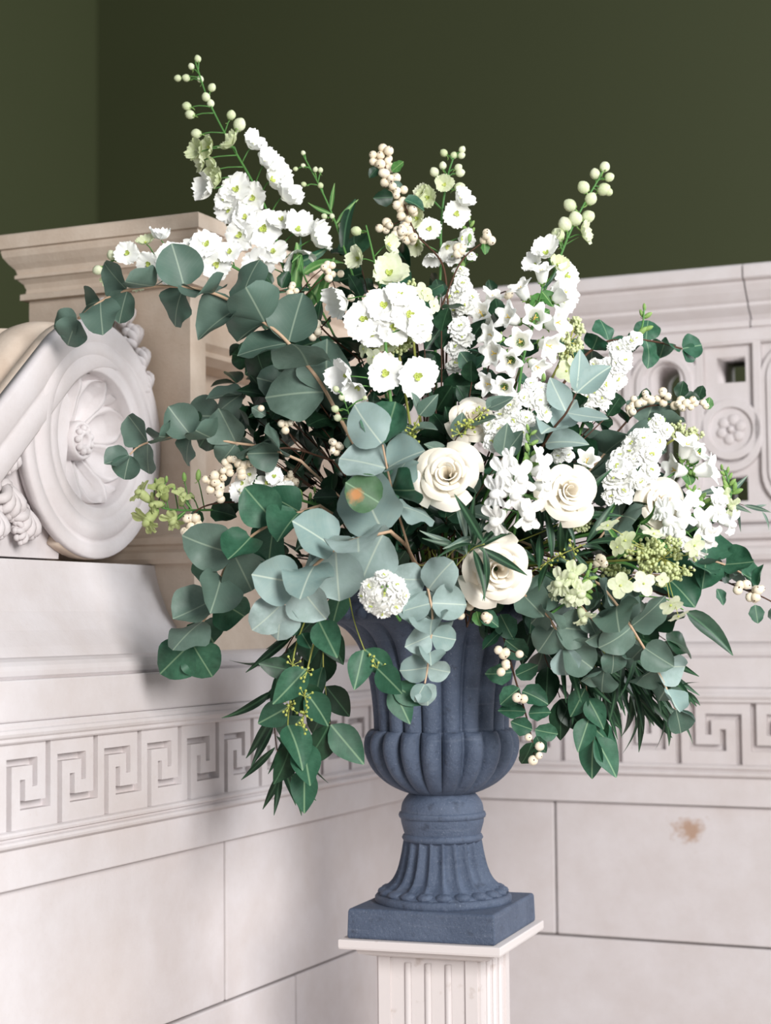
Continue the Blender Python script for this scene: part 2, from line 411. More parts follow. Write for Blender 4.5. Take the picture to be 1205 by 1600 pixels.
def stadium(x0, x1, y0, y1, n=10, top=True, bottom=True):
    r = (x1 - x0) / 2; cx = (x0 + x1) / 2; pts = []
    if bottom: pts += [(cx + r * math.cos(math.pi + math.pi * k / n), y0 + r + r * math.sin(math.pi + math.pi * k / n)) for k in range(n + 1)]
    else: pts += [(x0, y0), (x1, y0)]
    if top: pts += [(cx + r * math.cos(math.pi * k / n), y1 - r + r * math.sin(math.pi * k / n)) for k in range(n + 1)]
    else: pts += [(x1, y1), (x0, y1)]
    return pts
def circ(cx, cy, r, n=28): return [(cx + r * math.cos(2 * math.pi * k / n), cy + r * math.sin(2 * math.pi * k / n)) for k in range(n)]
def frame_B(n):                                        # curve x -> A, y -> z, extrusion -> B
    o = W(0, n, 0)
    return Matrix(((AX.x, 0, BX.x, o.x), (AX.y, 0, BX.y, o.y), (0, 1, 0, 0), (0, 0, 0, 1)))
PW = .232; X0 = .4535 - 2 * PW
holes = []; cells = range(0, 8)
for k in cells:
    x = X0 + k * PW
    up = (k % 2 == 0)
    holes.append(stadium(x - .027, x + .027, 1.735, 1.952))
    xc = x + PW / 2
    for (z0, z1) in ((1.912, 1.957), (1.705, 1.750)):
        holes.append(rect(xc - .024, xc + .026, z0, z1))
outline_curve([rect(-.08, 1.45, 1.66, 2.01)] + holes, .065, frame_B(-.130), 'pierced_panel', M['stone'], BAL, .0)
for k in cells:
    x = X0 + k * PW; xc = x + PW / 2
    if x > 1.3: break
    outline_curve([stadium(x - .062, x + .062, 1.690, 1.976, 14), stadium(x - .030, x + .030, 1.732, 1.955, 12)], .007, frame_B(-.062), 'strap_loop', M['stone'], BAL, .0018)
    outline_curve([stadium(x - .050, x + .050, 1.704, 1.966, 14), stadium(x - .040, x + .040, 1.716, 1.957, 12)], .004, frame_B(-.053), 'strap_bead', M['stone'], BAL, .001)
    outline_curve([stadium(xc - .0585, xc + .0535, 1.757, 1.979, 14, top=False), stadium(xc - .0475, xc + .0425, 1.768, 1.9785, 12, top=False)], .006, frame_B(-.060), 'strap_bend', M['stone'], BAL, .0015)
    # rosette boss between two loops
    outline_curve([circ(xc, 1.8295, .052), circ(xc, 1.8295, .040)], .012, frame_B(-.066), 'boss_ring', M['stone'], BAL, .0015)
    outline_curve([circ(xc, 1.8295, .0405)], .008, frame_B(-.068), 'boss_disc', M['stone'], BAL, .001)
    mb = MB()
    for j in range(6):
        a_ = j * math.pi / 3 + .3
        c_ = W(xc + .017 * math.cos(a_), -.059, 1.8295 + .017 * math.sin(a_))
        mb.ball(c_, .0105, 8, 6, BX, .5)
    ro = mb.build('rosette', M['stone'], BAL, True)
    mb = MB(); mb.ball(W(xc, -.056, 1.8295), .0065, 8, 6, BX, .9); mb.build('rosette_eye', M['stone'], BAL, True)
for (z0, z1) in ((1.978, 2.004), (1.667, 1.688)):
    run_R('panel_frame', [(-.09, z0), (-.055, z0), (-.052, z0 + .004), (-.052, z1 - .004), (-.055, z1), (-.09, z1)], -.08, 1.45)

# --- pier with cornice and base
PA0, PA1, PB0, PB1 = -.335, -.047, .60, .73
PIER = root('stone_pier', W((PA0 + PA1) / 2, (PB0 + PB1) / 2, 1.462), 'square weathered stone pier with moulded cornice behind the carved scroll', 'pier')
def rect_rings(prof, name, mat, A0=PA0, A1=PA1, B0=.685, B1=PB1, smooth=False):
    mb = MB(); mb.rings([[W(A0 - o, B0, z), W(A1 + o, B0, z), W(A1 + o, B1 + o, z), W(A0 - o, B1 + o, z)] for o, z in prof])
    return mb.build(name, mat, PIER, smooth)
rect_rings([(0, 1.645), (0, 2.003)], 'shaft', M['stone_weathered'])
rect_rings([(.0, 2.002), (.010, 2.003), (.010, 2.012), (.004, 2.014), (.003, 2.020), (.006, 2.028), (.013, 2.035), (.016, 2.036), (.016, 2.041), (.013, 2.043), (.015, 2.050), (.022, 2.058), (.029, 2.068), (.031, 2.076), (.031, 2.079), (.036, 2.080), (.036, 2.100), (.033, 2.103)], 'cornice', M['stone_weathered'])
rect_rings([(.014, 1.462), (.014, 1.588), (.024, 1.590), (.028, 1.597), (.026, 1.606), (.018, 1.611), (.018, 1.616), (.022, 1.619), (.022, 1.628), (.010, 1.634), (.004, 1.642), (.0, 1.652)], 'base', M['stone_weathered'])
# --- carved scroll bracket
SB, SZ, SR = .8987, 1.7605, .168                       # centre of the volute on the plane A = -.10
SCR = root('scroll_bracket', W(-.2, SB, 1.59), 'large carved stone volute with a flower rosette in its eye, resting on the ledge', 'scroll')
def sp(A, u, z): return W(A, SB + u, SZ + z)           # u towards the viewer along the wall
def body_path():
    pts = []
    for k in range(0, 41):                             # from lower left round the right and over the top
        a_ = math.radians(-118 + k * (118 + 132) / 40)   # angle measured from the wall side (u negative)
        pts.append((-math.cos(a_) * 1.0, math.sin(a_), -math.cos(a_), math.sin(a_)))
    out = [(u * SR, z * SR, nu, nz) for u, z, nu, nz in pts]
    u, z, nu, nz = out[-1]; tu, tz = nz, -nu             # tangent heading down and outwards
    for k in range(1, 8):
        s_ = .048 * k
        out.append((u + tu * s_ , z + tz * s_, nu, nz))
    return out
path = body_path()
# cross profile of the band over its width: (A, radial offset)
prof = [(-.106, -.045), (-.106, -.004), (-.109, 0), (-.126, 0), (-.130, -.004), (-.133, -.012), (-.142, -.018), (-.152, -.012), (-.156, -.003), (-.166, .002), (-.182, .004), (-.198, .002), (-.208, -.003), (-.212, -.012), (-.222, -.018), (-.231, -.012), (-.236, -.002), (-.262, 0), (-.262, -.045)]
mb = MB()
rings = [[sp(A, u + nu * o, z + nz * o) for A, o in prof] for u, z, nu, nz in path]
mb.rings(rings, closed=True, cap=True)
mb.build('scroll_band', M['stone_weathered'], SCR, True)
# side face: concentric mouldings turned about the axis, bowl with rosette
def turned(profile, name, mat, n=64, cu=0, cz=0, parent=SCR):
    mb = MB(); mb.rings([[sp(A, cu + r * math.cos(2 * math.pi * k / n), cz + r * math.sin(2 * math.pi * k / n)) for k in range(n)] for r, A in profile], cap=False)
    return mb.build(name, mat, parent, True)
turned([(.150, -.13), (.166, -.112), (.1675, -.102), (.165, -.0985), (.150, -.0975), (.147, -.1000), (.144, -.1015), (.140, -.099), (.137, -.0945), (.120, -.0925), (.117, -.0955), (.113, -.0975), (.110, -.0965), (.098, -.096), (.0955, -.098), (.095, -.112), (.088, -.128), (.060, -.144), (.03, -.150), (.001, -.151)], 'volute_face', M['stone'])
# tail of the band on the side face
mb = MB(); rg = []
for i, (u, z, nu, nz) in enumerate(path[16:]):
    k = min(1, i / 22); k = k * k * (3 - 2 * k); w_ = .0165 + .0595 * k; fa = -.0970 + .0035 * k
    rg.append([sp(A, u + nu * o * w_, z + nz * o * w_) for A, o in ((fa - .003, .015), (fa, -.06), (fa, -.42), (fa - .003 * k, -.50), (fa - .0042 * k, -.54), (fa - .003 * k, -.58), (fa, -.64), (fa, -.94), (fa - .004, -1.0), (-.112, -1.0), (-.112, .0))])
mb.rings(rg)
mb.build('band_edge', M['stone'], SCR, True)
# filling under the tail
mb = MB()
pp = [(u - nu * .03, z - nz * .03) for u, z, nu, nz in path[38:]]
poly = [(.05, -.168), (.02, .05)] + [q for q in pp if q[1] > -.168] + [(.36, -.168)]
mb.rings([[sp(-.25, u, z) for u, z in poly], [sp(-.128, u, z) for u, z in poly]])
mb.build('tail_web', M['stone'], SCR)
# rosette petals: raised tear-shaped lobes with a rim, lying in the bowl
def bowlA(r): 
    tb = [(0, -.151), (.03, -.150), (.06, -.144), (.088, -.128), (.0955, -.112), (.12, -.1)]
    for (r0, a0), (r1, a1) in zip(tb, tb[1:]):
        if r <= r1: return a0 + (a1 - a0) * (r - r0) / (r1 - r0)
    return -.1
for k in range(8):
    ang = math.radians(22.5 + 45 * k)
    def lobe(s_, w_, lift):                              # s along the petal 0..1, w across -1..1
        r = .022 + s_ * .071
        hw = .0065 + .0235 * math.sin(min(1, s_ * 1.02) ** 1.25 * math.pi * .78) 
        hw *= math.sqrt(max(0, 1 - max(0, (s_ - .80) / .2) ** 2))
        t = w_ * hw
        u, z = r * math.cos(ang) - t * math.sin(ang), r * math.sin(ang) + t * math.cos(ang)
        return sp(bowlA(math.hypot(u, z)) + lift, u, z)
    mb = MB(); ns, nw = 16, 8
    prl = {0: -.004, 1: .0105, 2: .0095, 3: -.001, 4: .001, 5: -.001, 6: .0095, 7: .0105, 8: -.004}
    ws = [-1, -.88, -.66, -.54, 0, .54, .66, .88, 1]
    vs = []
    for i in range(ns + 1):
        s_ = i / ns
        for j, w_ in enumerate(ws):
            l_ = prl[j] + .003 * math.sin(s_ * math.pi)
            if s_ > .86 and 2 < j < 6: l_ = .0095 if s_ < .97 else .002
            if i == 0: l_ = -.001
            vs.append(lobe(s_, w_, l_))
    n = len(ws)
    mb.add(vs, [(i * n + j, i * n + j + 1, (i + 1) * n + j + 1, (i + 1) * n + j) for i in range(ns) for j in range(n - 1)])
    mb.build('rosette_petal', M['stone'], SCR, True)
    mb = MB(); a2 = ang + math.radians(22.5)              # dart between two lobes
    vs = []
    for i in range(7):
        s_ = i / 6; r = .05 + .043 * s_; hw = .0015 + .0085 * s_
        for t, l_ in ((-hw, -.001), (0, .007), (hw, -.001)):
            u, z = r * math.cos(a2) - t * math.sin(a2), r * math.sin(a2) + t * math.cos(a2)
            vs.append(sp(bowlA(math.hypot(u, z)) + l_, u, z))
    mb.add(vs, [(i * 3 + j, i * 3 + j + 1, i * 3 + j + 4, i * 3 + j + 3) for i in range(6) for j in range(2)])
    mb.build('rosette_dart', M['stone'], SCR, True)
turned([(.0275, -.152), (.0285, -.128), (.027, -.122), (.024, -.120), (.0215, -.1225), (.020, -.1245), (.018, -.121), (.014, -.116), (.010, -.115), (.007, -.118), (.0055, -.130), (.001, -.131)], 'rosette_eye', M['stone'], 28)
mb = MB()
for k in range(9):
    a_ = 2 * math.pi * k / 9; mb.ball(sp(-.119, .0165 * math.cos(a_), .0165 * math.sin(a_)), .0052, 7, 5)
mb.build('rosette_beads', M['stone'], SCR, True)
# acanthus leaves: lumpy curled lobes
def acanthus(name, curls, seed, mat=M['stone']):
    r_ = random.Random(seed)
    for (u, z, s_, ang, A) in curls:
        mb = MB()
        for k in range(4):                               # fingers fanning out and rolling over
            fa = ang + (k - 1.5) * .55; pts = []
            for j in range(7):
                t = j / 6; cu_ = t * 1.7
                rr = s_ * (math.sin(cu_ * .9) * .95)
                pts.append(sp(A + s_ * (.12 + .42 * math.sin(t * math.pi * .9)), u + rr * math.cos(fa + t * .2), z + rr * math.sin(fa + t * .2)))
            mb.tube(pts, s_ * .27, s_ * .17, 7)
            mb.ball(pts[-1], s_ * .24, 7, 5)
        mb.ball(sp(A + s_ * .1, u, z), s_ * .42, 8, 6, AX, .6)
        mb.build(name, mat, SCR, True)
acanthus('acanthus_leaf', [(.752 - SB, z_ - SZ, s_, a_, A_) for A_, z_, s_, a_ in ((-.185, 1.955, .032, 1.2), (-.158, 1.944, .034, 1.0), (-.138, 1.914, .030, .8), (-.122, 1.880, .028, .6), (-.112, 1.848, .024, .5))], 3)
acanthus('acanthus_leaf', [(.145, -.108, .034, -1.3, -.122), (.185, -.080, .036, -1.5, -.122), (.225, -.112, .034, -1.4, -.115), (.19, -.03, .028, -1.7, -.12), (.155, -.132, .020, -.6, -.115), (.245, -.06, .036, -1.6, -.12), (.28, -.108, .034, -1.5, -.12)], 4)

# ================================================================ PEDESTAL AND URN
UD = 2.5
UC = P(688, 985, UD); UC = Vector((UC.x, UC.y, 0)); ZT = 1.077
AL = math.radians(19.5)
PX = Vector((math.cos(AL), -math.sin(AL), 0)); PY = Vector((math.sin(AL), math.cos(AL), 0))   # front face runs along PX
def U(x, y, z): return UC + PX * x + PY * y + Vector((0, 0, z))
PED = root('fluted_pedestal', U(0, 0, 0), 'slim square white painted pedestal with reeded faces under the urn', 'pedestal')
def sq(prof, name, mat, parent, bw=0):
    mb = MB(); mb.rings([[U(-h, -h, z), U(h, -h, z), U(h, h, z), U(-h, h, z)] for h, z in prof])
    o = mb.build(name, mat, parent)
    if bw: bevel(o, bw)
    return o
sq([(.112, ZT - .013), (.113, ZT - .010), (.113, ZT - .001), (.112, ZT)], 'cap', M['pedestal'], PED, .0015)
sq([(.078, ZT - .026), (.088, ZT - .0225), (.092, ZT - .0215), (.095, ZT - .0131)], 'cap_moulding', M['pedestal'], PED)
sq([(.070, .09), (.070, ZT - .024)], 'shaft', M['pedestal'], PED)
sq([(.095, .0), (.095, .06), (.085, .075), (.075, .09)], 'base', M['pedestal'], PED, .002)
for s_, ux, uy in ((0, PX, -PY), (1, PY, PX), (2, PX, PY), (3, PY, -PX)):
    for k in range(3):
        t = (k - 1) * .0285
        mb = MB(); c_ = UC + ux * t + uy * .070
        mb.rings([[c_ + ux * (.0045 * math.cos(q)) + uy * (.0042 * math.sin(q)) + Vector((0, 0, z)) for q in [math.pi * j / 6 for j in range(7)]] for z in (.10, ZT - .034)])
        mb.build('reed', M['pedestal'], PED, True)
    for sgn in (-1, 1):
        mb = MB(); c_ = UC + ux * (sgn * .0615) + uy * .070
        mb.box(c_ - ux * .0083 + Vector((0, 0, .09)), ux * .0166, uy * .0035, (0, 0, ZT - .025 - .09)); mb.build('corner_strip', M['pedestal'], PED)

URN = root('stone_urn', U(0, 0, ZT), 'blue-grey fluted urn with lobed bowl on a square plinth', 'urn')
sq([(.1025, ZT), (.1035, ZT + .004), (.1025, ZT + .037), (.1005, ZT + .040)], 'plinth', M['urn'], URN, .002)
def lathe(profile, n, name, mat, parent, mod=None, smooth=True):
    """profile [(r, z, k)]; mod(theta, k) multiplies the radius."""
    mb = MB()
    mb.rings([[U(r * (mod(2 * math.pi * j / n, k) if mod else 1) * math.cos(2 * math.pi * j / n), r * (mod(2 * math.pi * j / n, k) if mod else 1) * math.sin(2 * math.pi * j / n), z) for j in range(n)] for r, z, k in profile])
    return mb.build(name, mat, parent, smooth)
NL = 20
ribs = lambda th, k: 1 - k * (1 - abs(math.sin(th * NL / 2)) ** .55)      # convex ribs, sharp valleys
flutes = lambda th, k: 1 - k * abs(math.sin(th * NL / 2)) ** .8           # concave flutes
def interp(tab, n):
    out = []
    for i in range(n + 1):
        s_ = i / n * (len(tab) - 1); k = min(int(s_), len(tab) - 2); t = s_ - k
        out.append(tuple(a_ + (b_ - a_) * t for a_, b_ in zip(tab[k], tab[k + 1])))
    return out
def smooth_tab(tab, n):
    pts = spline([Vector(q) for q in tab], n); return [tuple(q) for q in pts]
Z = ZT
lathe([(.0935, Z + .038, 0), (.0945, Z + .042, 0), (.0945, Z + .047, 0), (.092, Z + .050, 0), (.089, Z + .0505, 0)], 48, 'foot_ring', M['urn'], URN)
lathe(smooth_tab([(.089, Z + .050, .02), (.0885, Z + .054, .05), (.081, Z + .060, .10), (.070, Z + .070, .13), (.0625, Z + .085, .14), (.0575, Z + .105, .14), (.0545, Z + .122, .10), (.0525, Z + .126, 0)], 28), 160, 'fluted_foot', M['urn'], URN, flutes)
for j in range(NL):                                     # scalloped ends of the foot ribs
    mb = MB(); t = 2 * math.pi * j / NL
    mb.ball(U(.0785 * math.cos(t), .0785 * math.sin(t), Z + .0535), .0125, 10, 6, Vector((0, 0, 1)), .55); mb.build('scallop', M['urn'], URN, True)
lathe([(.052, Z + .122, 0), (.0545, Z + .1235, 0), (.0565, Z + .127, 0), (.0545, Z + .131, 0), (.052, Z + .133, 0)], 48, 'lower_ring', M['urn'], URN)
lathe(smooth_tab([(.052, Z + .130, 0), (.0550, Z + .140, 0), (.0575, Z + .150, 0), (.0575, Z + .162, 0), (.0555, Z + .174, 0), (.049, Z + .184, 0), (.043, Z + .190, 0)], 24), 48, 'stem_drum', M['urn'], URN)
lathe([(.057, Z + .153, 0), (.0595, Z + .1545, 0), (.0608, Z + .158, 0), (.0595, Z + .1615, 0), (.057, Z + .163, 0)], 48, 'upper_ring', M['urn'], URN)
lathe(smooth_tab([(.040, Z + .186, .02), (.058, Z + .192, .07), (.078, Z + .203, .14), (.095, Z + .219, .17), (.105, Z + .237, .19), (.1085, Z + .252, .19), (.1075, Z + .264, .19), (.103, Z + .273, .15), (.096, Z + .276, .08), (.090, Z + .272, .03)], 40), 320, 'lobed_bowl', M['urn'], URN, ribs)
lathe(smooth_tab([(.0945, Z + .268, .13), (.0948, Z + .290, .13), (.0965, Z + .315, .13), (.1005, Z + .345, .13), (.107, Z + .372, .13), (.117, Z + .395, .13), (.131, Z + .413, .10), (.147, Z + .424, .06), (.152, Z + .428, .0)], 36), 320, 'fluted_body', M['urn'], URN, ribs)
lathe([(.150, Z + .424, 0), (.157, Z + .428, 0), (.160, Z + .436, 0), (.157, Z + .446, 0), (.152, Z + .450, 0), (.150, Z + .452, 0), (.156, Z + .458, 0), (.158, Z + .464, 0), (.154, Z + .470, 0), (.140, Z + .470, 0), (.132, Z + .455, 0), (.118, Z + .42, 0)], 64, 'rim', M['urn'], URN)
for j in range(32):                                     # egg ornament on the rim
    mb = MB(); t = 2 * math.pi * j / 32
    mb.ball(U(.1585 * math.cos(t), .1585 * math.sin(t), Z + .4375), .0085, 7, 5, Vector((0, 0, 1)), 1.15)
    mb.build('rim_egg', M['urn'], URN, True)
# damp flower foam that holds the stems
mb = MB(); mb.ball(U(0, 0, Z + .44), .115, 24, 12, Vector((0, 0, 1)), .5)
for i, v in enumerate(mb.v):
    nn = noise.noise(v * 22) * .012; mb.v[i] = v + (v - U(0, 0, Z + .47)).normalized() * nn
tag(mb.build('flower_foam', M['moss'], None, True), 'dark mossy flower foam heaped in the urn mouth under the stems', 'foam')
# ================================================================ PLANT PIECES (meshes shared by all copies)
def leaf_mesh(name, mat, wfun, rows=9, cols=6, cup=.12, bend=.1, twist=0.0, wav=0.0, seed=0):
    r_ = random.Random(seed); ph = r_.uniform(0, 6)
    mb = MB(); mb.uv = []; vs = []
    for i in range(rows + 1):
        y = i / rows; w = wfun(y)
        for j in range(cols + 1):
            q = j / cols * 2 - 1; x = q * w
            z = cup * (q * q) * w * 1.2 - bend * y * y + wav * math.sin(y * 9 + ph + (2 if q > 0 else 0)) * q * q * w
            tw = twist * y
            vs.append(Vector((x * math.cos(tw) - z * math.sin(tw), y, x * math.sin(tw) + z * math.cos(tw))))
            mb.uv.append((q * w * .9 + .5, y))
    n = cols + 1
    mb.v = vs; mb.f = [(i * n + j, i * n + j + 1, (i + 1) * n + j + 1, (i + 1) * n + j) for i in range(rows) for j in range(cols)]
    return mb.mesh(name, mat, True)
def w_round(y): return .535 * math.sin(math.pi * min(1, max(.015, y) ** .80)) ** .55 * (1 if y < .995 else .05)
def w_oval(y): return .012 + .35 * max(0, math.sin(math.pi * y ** .85)) ** .85 * (1 - .25 * y)
def w_narrow(y): return .006 + .075 * max(0, math.sin(math.pi * y ** .8))
def w_lance(y): return .008 + .165 * max(0, math.sin(math.pi * y ** .75)) ** .9
def w_strap(y): return .02 + .10 * max(0, math.sin(math.pi * (y * .9 + .1) ** 1.0)) ** .6
def w_snow(y): return .012 + .40 * max(0, math.sin(math.pi * y ** .9)) ** .7 * (1 + .07 * math.sin(y * 17))
LEAF = {}
SPOT = leaf_mesh('round_leaf', M['leaf_spotted'], w_round, 10, 6, .15, .1, 0, .1, 2)
for mk in ('leaf_pale', 'leaf_grey', 'leaf_green', 'leaf_dark', 'leaf_fresh'):
    LEAF['round', mk] = [leaf_mesh('round_leaf', M[mk], w_round, 10, 6, c, b, t, w_, s) for s, (c, b, t, w_) in enumerate(((.25, .12, 0, .12), (-.15, .25, .2, .2), (.45, -.08, -.25, .15), (.12, .35, .15, .22), (.5, .2, -.1, .1)))]
    LEAF['oval', mk] = [leaf_mesh('oval_leaf', M[mk], w_oval, 9, 4, c, b, t, .08, s) for s, (c, b, t) in enumerate(((.22, .12, 0), (.35, .25, .2), (.1, -.06, -.2)))]
    LEAF['narrow', mk] = [leaf_mesh('narrow_leaf', M[mk], w_narrow, 8, 2, .3, b, t, 0, s) for s, (b, t) in enumerate(((.1, 0), (.3, .5), (-.15, -.4), (.4, .2)))]
    LEAF['lance', mk] = [leaf_mesh('lance_leaf', M[mk], w_lance, 9, 4, .3, b, t, .06, s) for s, (b, t) in enumerate(((.1, 0), (.2, .2)))]
    LEAF['strap', mk] = [leaf_mesh('strap_leaf', M[mk], w_strap, 8, 2, .4, b, t, .05, s) for s, (b, t) in enumerate(((.15, 0), (.5, .3), (.35, -.4)))]
    LEAF['snow', mk] = [leaf_mesh('small_leaf', M[mk], w_snow, 9, 4, c, b, t, .12, s) for s, (c, b, t) in enumerate(((.25, .15, 0), (.4, .3, .2), (.1, .1, -.2)))]

import numpy as np
from mathutils.bvhtree import BVHTree
class Space:                                            # what already stands in the bouquet, so that nothing new passes through it
    def __init__(s): s.lo = np.empty((6000, 3)); s.hi = np.empty((6000, 3)); s.own = np.empty(6000, dtype=np.int64); s.t = []; s.cache = {}
    def tri(s, me):
        if me.name not in s.cache:
            me.calc_loop_triangles()
            v = np.empty(3 * len(me.vertices), dtype=np.float32); me.vertices.foreach_get('co', v)
            t = np.empty(3 * len(me.loop_triangles), dtype=np.int32); me.loop_triangles.foreach_get('vertices', t)
            s.cache[me.name] = (v.reshape(-1, 3).astype(float), t.reshape(-1, 3).tolist())
        return s.cache[me.name]
    def shape(s, mes, m4):
        m = np.array(m4); vs = []; ts = []; o = 0
        for me in mes:
            v, t = s.tri(me); vs.append(v @ m[:3, :3].T + m[:3, 3])
            ts += t if o == 0 else [[a + o, b + o, c + o] for a, b, c in t]; o += len(v)
        v = np.concatenate(vs)
        return v, ts
    def tree(s, sh): return (BVHTree.FromPolygons(sh[0].tolist(), sh[1], all_triangles=True), sh[0].min(axis=0), sh[0].max(axis=0))
    def hits(s, tr, owner, cap=10 ** 9):
        n = len(s.t)
        if not n: return 0
        ok = ((s.lo[:n] <= tr[2]).all(axis=1) & (s.hi[:n] >= tr[1]).all(axis=1) & (s.own[:n] != owner)).nonzero()[0]
        c = 0
        for i in ok:
            k = len(s.t[i].overlap(tr[0]))
            if k: c += 4 + min(k, 40)
            if c >= cap: break
        return c
    def add(s, tr, owner):
        i = len(s.t); s.lo[i], s.hi[i], s.own[i] = tr[1], tr[2], owner; s.t.append(tr[0])
SP = Space()
def oid(rt): return hash(rt.name)
def settle(name, mes, rt, cands, label=None):           # first candidate that passes through nothing, else the least bad
    best = None
    for c in cands:
        tr = SP.tree(SP.shape(mes, c)); h = SP.hits(tr, oid(rt), best[0] if best else 10 ** 9)
        if best is None or h < best[0]: best = (h, c, tr)
        if h == 0: break
    SP.add(best[2], oid(rt))
    o = part(name, mes[0], rt, best[1])
    for sub in mes[1:]: link(sub.name.split('.')[0], sub, o)
    if label: o['label'] = label
    return o
for ob in list(bpy.data.objects):                       # stone and urn: leaves must not cut into them
    if ob.type == 'MESH' and (ob.parent in (URN, PIER, SCR) or ob.name.startswith('coved_podium')):
        mw = ob.matrix_world if ob.parent is None else ob.parent.matrix_world @ ob.matrix_basis
        SP.add(SP.tree(SP.shape([ob.data], mw)), -1)
wr = random.Random(99)
LATER_STEMS = []; LATER_LEAVES = []
def later_leaf(rt, me, loc, dv, nrm, s, sx=1.0): LATER_LEAVES.append((rt, me, loc, dv.normalized(), nrm, s, sx))
SHIFT = {}
def deeper(pts, dz): return [q + (q - CAMLOC).normalized() * dz for q in pts] if dz else pts
def later_stem(rt, mat, make): LATER_STEMS.append((rt, mat, make))
def depth_cands(loc, make, tries=(0, -.006, .006, -.012, .012, -.02, .02, -.03, .03, .042, -.042)):
    ray = (loc - CAMLOC).normalized()
    for dz in tries: yield make(loc + ray * dz)
    for sc_ in (.85, .7):
        for dz in (0, -.015, .015, .03, -.03, .05, .065): yield make(loc + ray * dz) @ Matrix.Scale(sc_, 4)
def basis(y, n):                                        # columns x, y, n
    y = y.normalized(); n = n - y * n.dot(y)
    n = n.normalized() if n.length > 1e-5 else y.orthogonal().normalized()
    x = y.cross(n)
    return Matrix(((x.x, y.x, n.x), (x.y, y.y, n.y), (x.z, y.z, n.z)))
def place(loc, y, n, s, sx=1.0):
    return Matrix.Translation(loc) @ basis(y, n).to_4x4() @ Matrix.Diagonal((s * sx, s, s, 1))
def ppm(d): return F / d                                # pixels per metre at depth d
def jit(s): return Vector((rnd.gauss(0, s), rnd.gauss(0, s), rnd.gauss(0, s)))

# petals as grids in a frame with the flower axis +Z
def petal_grid(mb, fn, ni=6, nj=6):
    vs = [fn(i / ni, j / nj * 2 - 1) for i in range(ni + 1) for j in range(nj + 1)]
    n = nj + 1
    mb.add(vs, [(i * n + j, i * n + j + 1, (i + 1) * n + j + 1, (i + 1) * n + j) for i in range(ni) for j in range(nj)])
def radial_petal(mb, ang, r0, r1, wid, z0, z1, curl, frill, rr, tip=.3, ni=6, nj=6, roundness=.6):
    ph = rr.uniform(0, 6)
    def fn(s, q):
        w = wid * math.sin(math.pi * (.08 + .80 * s ** .9)) ** roundness
        edge = 1 - tip * abs(q) ** 2.5 * s
        r = r0 + (r1 - r0) * s * edge
        z = z0 + (z1 - z0) * s ** 1.3 - curl * s ** 3 + .10 * q * q * wid
        z += frill * s * s * math.sin(q * 7 + ph) + frill * .6 * s ** 3 * math.sin(q * 13 + ph * 2)
        r += frill * .8 * s ** 4 * math.sin(q * 9 + ph * 1.7)
        t = q * w
        return Vector((r * math.cos(ang) - t * math.sin(ang), r * math.sin(ang) + t * math.cos(ang), z))
    petal_grid(mb, fn, ni, nj)
FLOW = {}
def flower_variants(key, n, builder):
    FLOW[key] = [builder(random.Random(len(key) * 31 + 17 * i)) for i in range(n)]
def mk_delph(rr, cup=.25, mat='petal'):
    mb = MB()
    for k in range(5):
        radial_petal(mb, 2 * math.pi * k / 5 + rr.uniform(-.15, .15), .04, rr.uniform(.90, 1.1), .62, .0, rr.uniform(cup - .15, cup + .2), rr.uniform(-.05, .25), .075, rr, .12, 7, 9, .45)
    me = mb.mesh('floret', M[mat])
    mc = MB()
    for k in range(3):
        radial_petal(mc, 2 * math.pi * k / 3 + .6, .01, .22, .13, .03, .20, -.05, .04, rr, .2, 4, 4)
    for k in range(3):
        a_ = k * 2.1; mc.ball((.07 * math.cos(a_), .07 * math.sin(a_), .14), .035, 5, 4)
    return me, mc.mesh('floret_centre', M['centre'])
flower_variants('delph', 4, mk_delph)
flower_variants('delph_cup', 3, lambda rr: mk_delph(rr, .75, 'petal_green'))
flower_variants('delph_half', 3, lambda rr: mk_delph(rr, .95, 'petal'))
def mk_bud(mat, wx=1.0, wz=1.0):
    def f(rr):
        mb = MB(); n = 10
        mb.rings([[(wx * r * (1 + .05 * math.cos(5 * 2 * math.pi * k / n)) * math.cos(2 * math.pi * k / n), wx * r * math.sin(2 * math.pi * k / n), z * wz) for k in range(n)] for r, z in ((.16, -.95), (.55, -.75), (.82, -.4), (.92, 0), (.84, .4), (.6, .75), (.28, .98), (.08, 1.06))])
        me = mb.mesh('bud', M[mat])
        mc = MB(); mc.tube([(0, 0, -.8), (.1, 0, -1.3), (.45, 0, -1.7), (.8, 0, -1.75)], .16, .05, 5)
        for k in range(3):
            a_ = k * 2.1; mc.ball((.35 * math.cos(a_), .35 * math.sin(a_), -.72), .28, 5, 4, (0, 0, 1), .8)
        return me, mc.mesh('bud_spur', M['bud_green'])
    return f
flower_variants('bud', 2, mk_bud('bud')); flower_variants('bud_green', 2, mk_bud('bud_green', .68, 1.35))
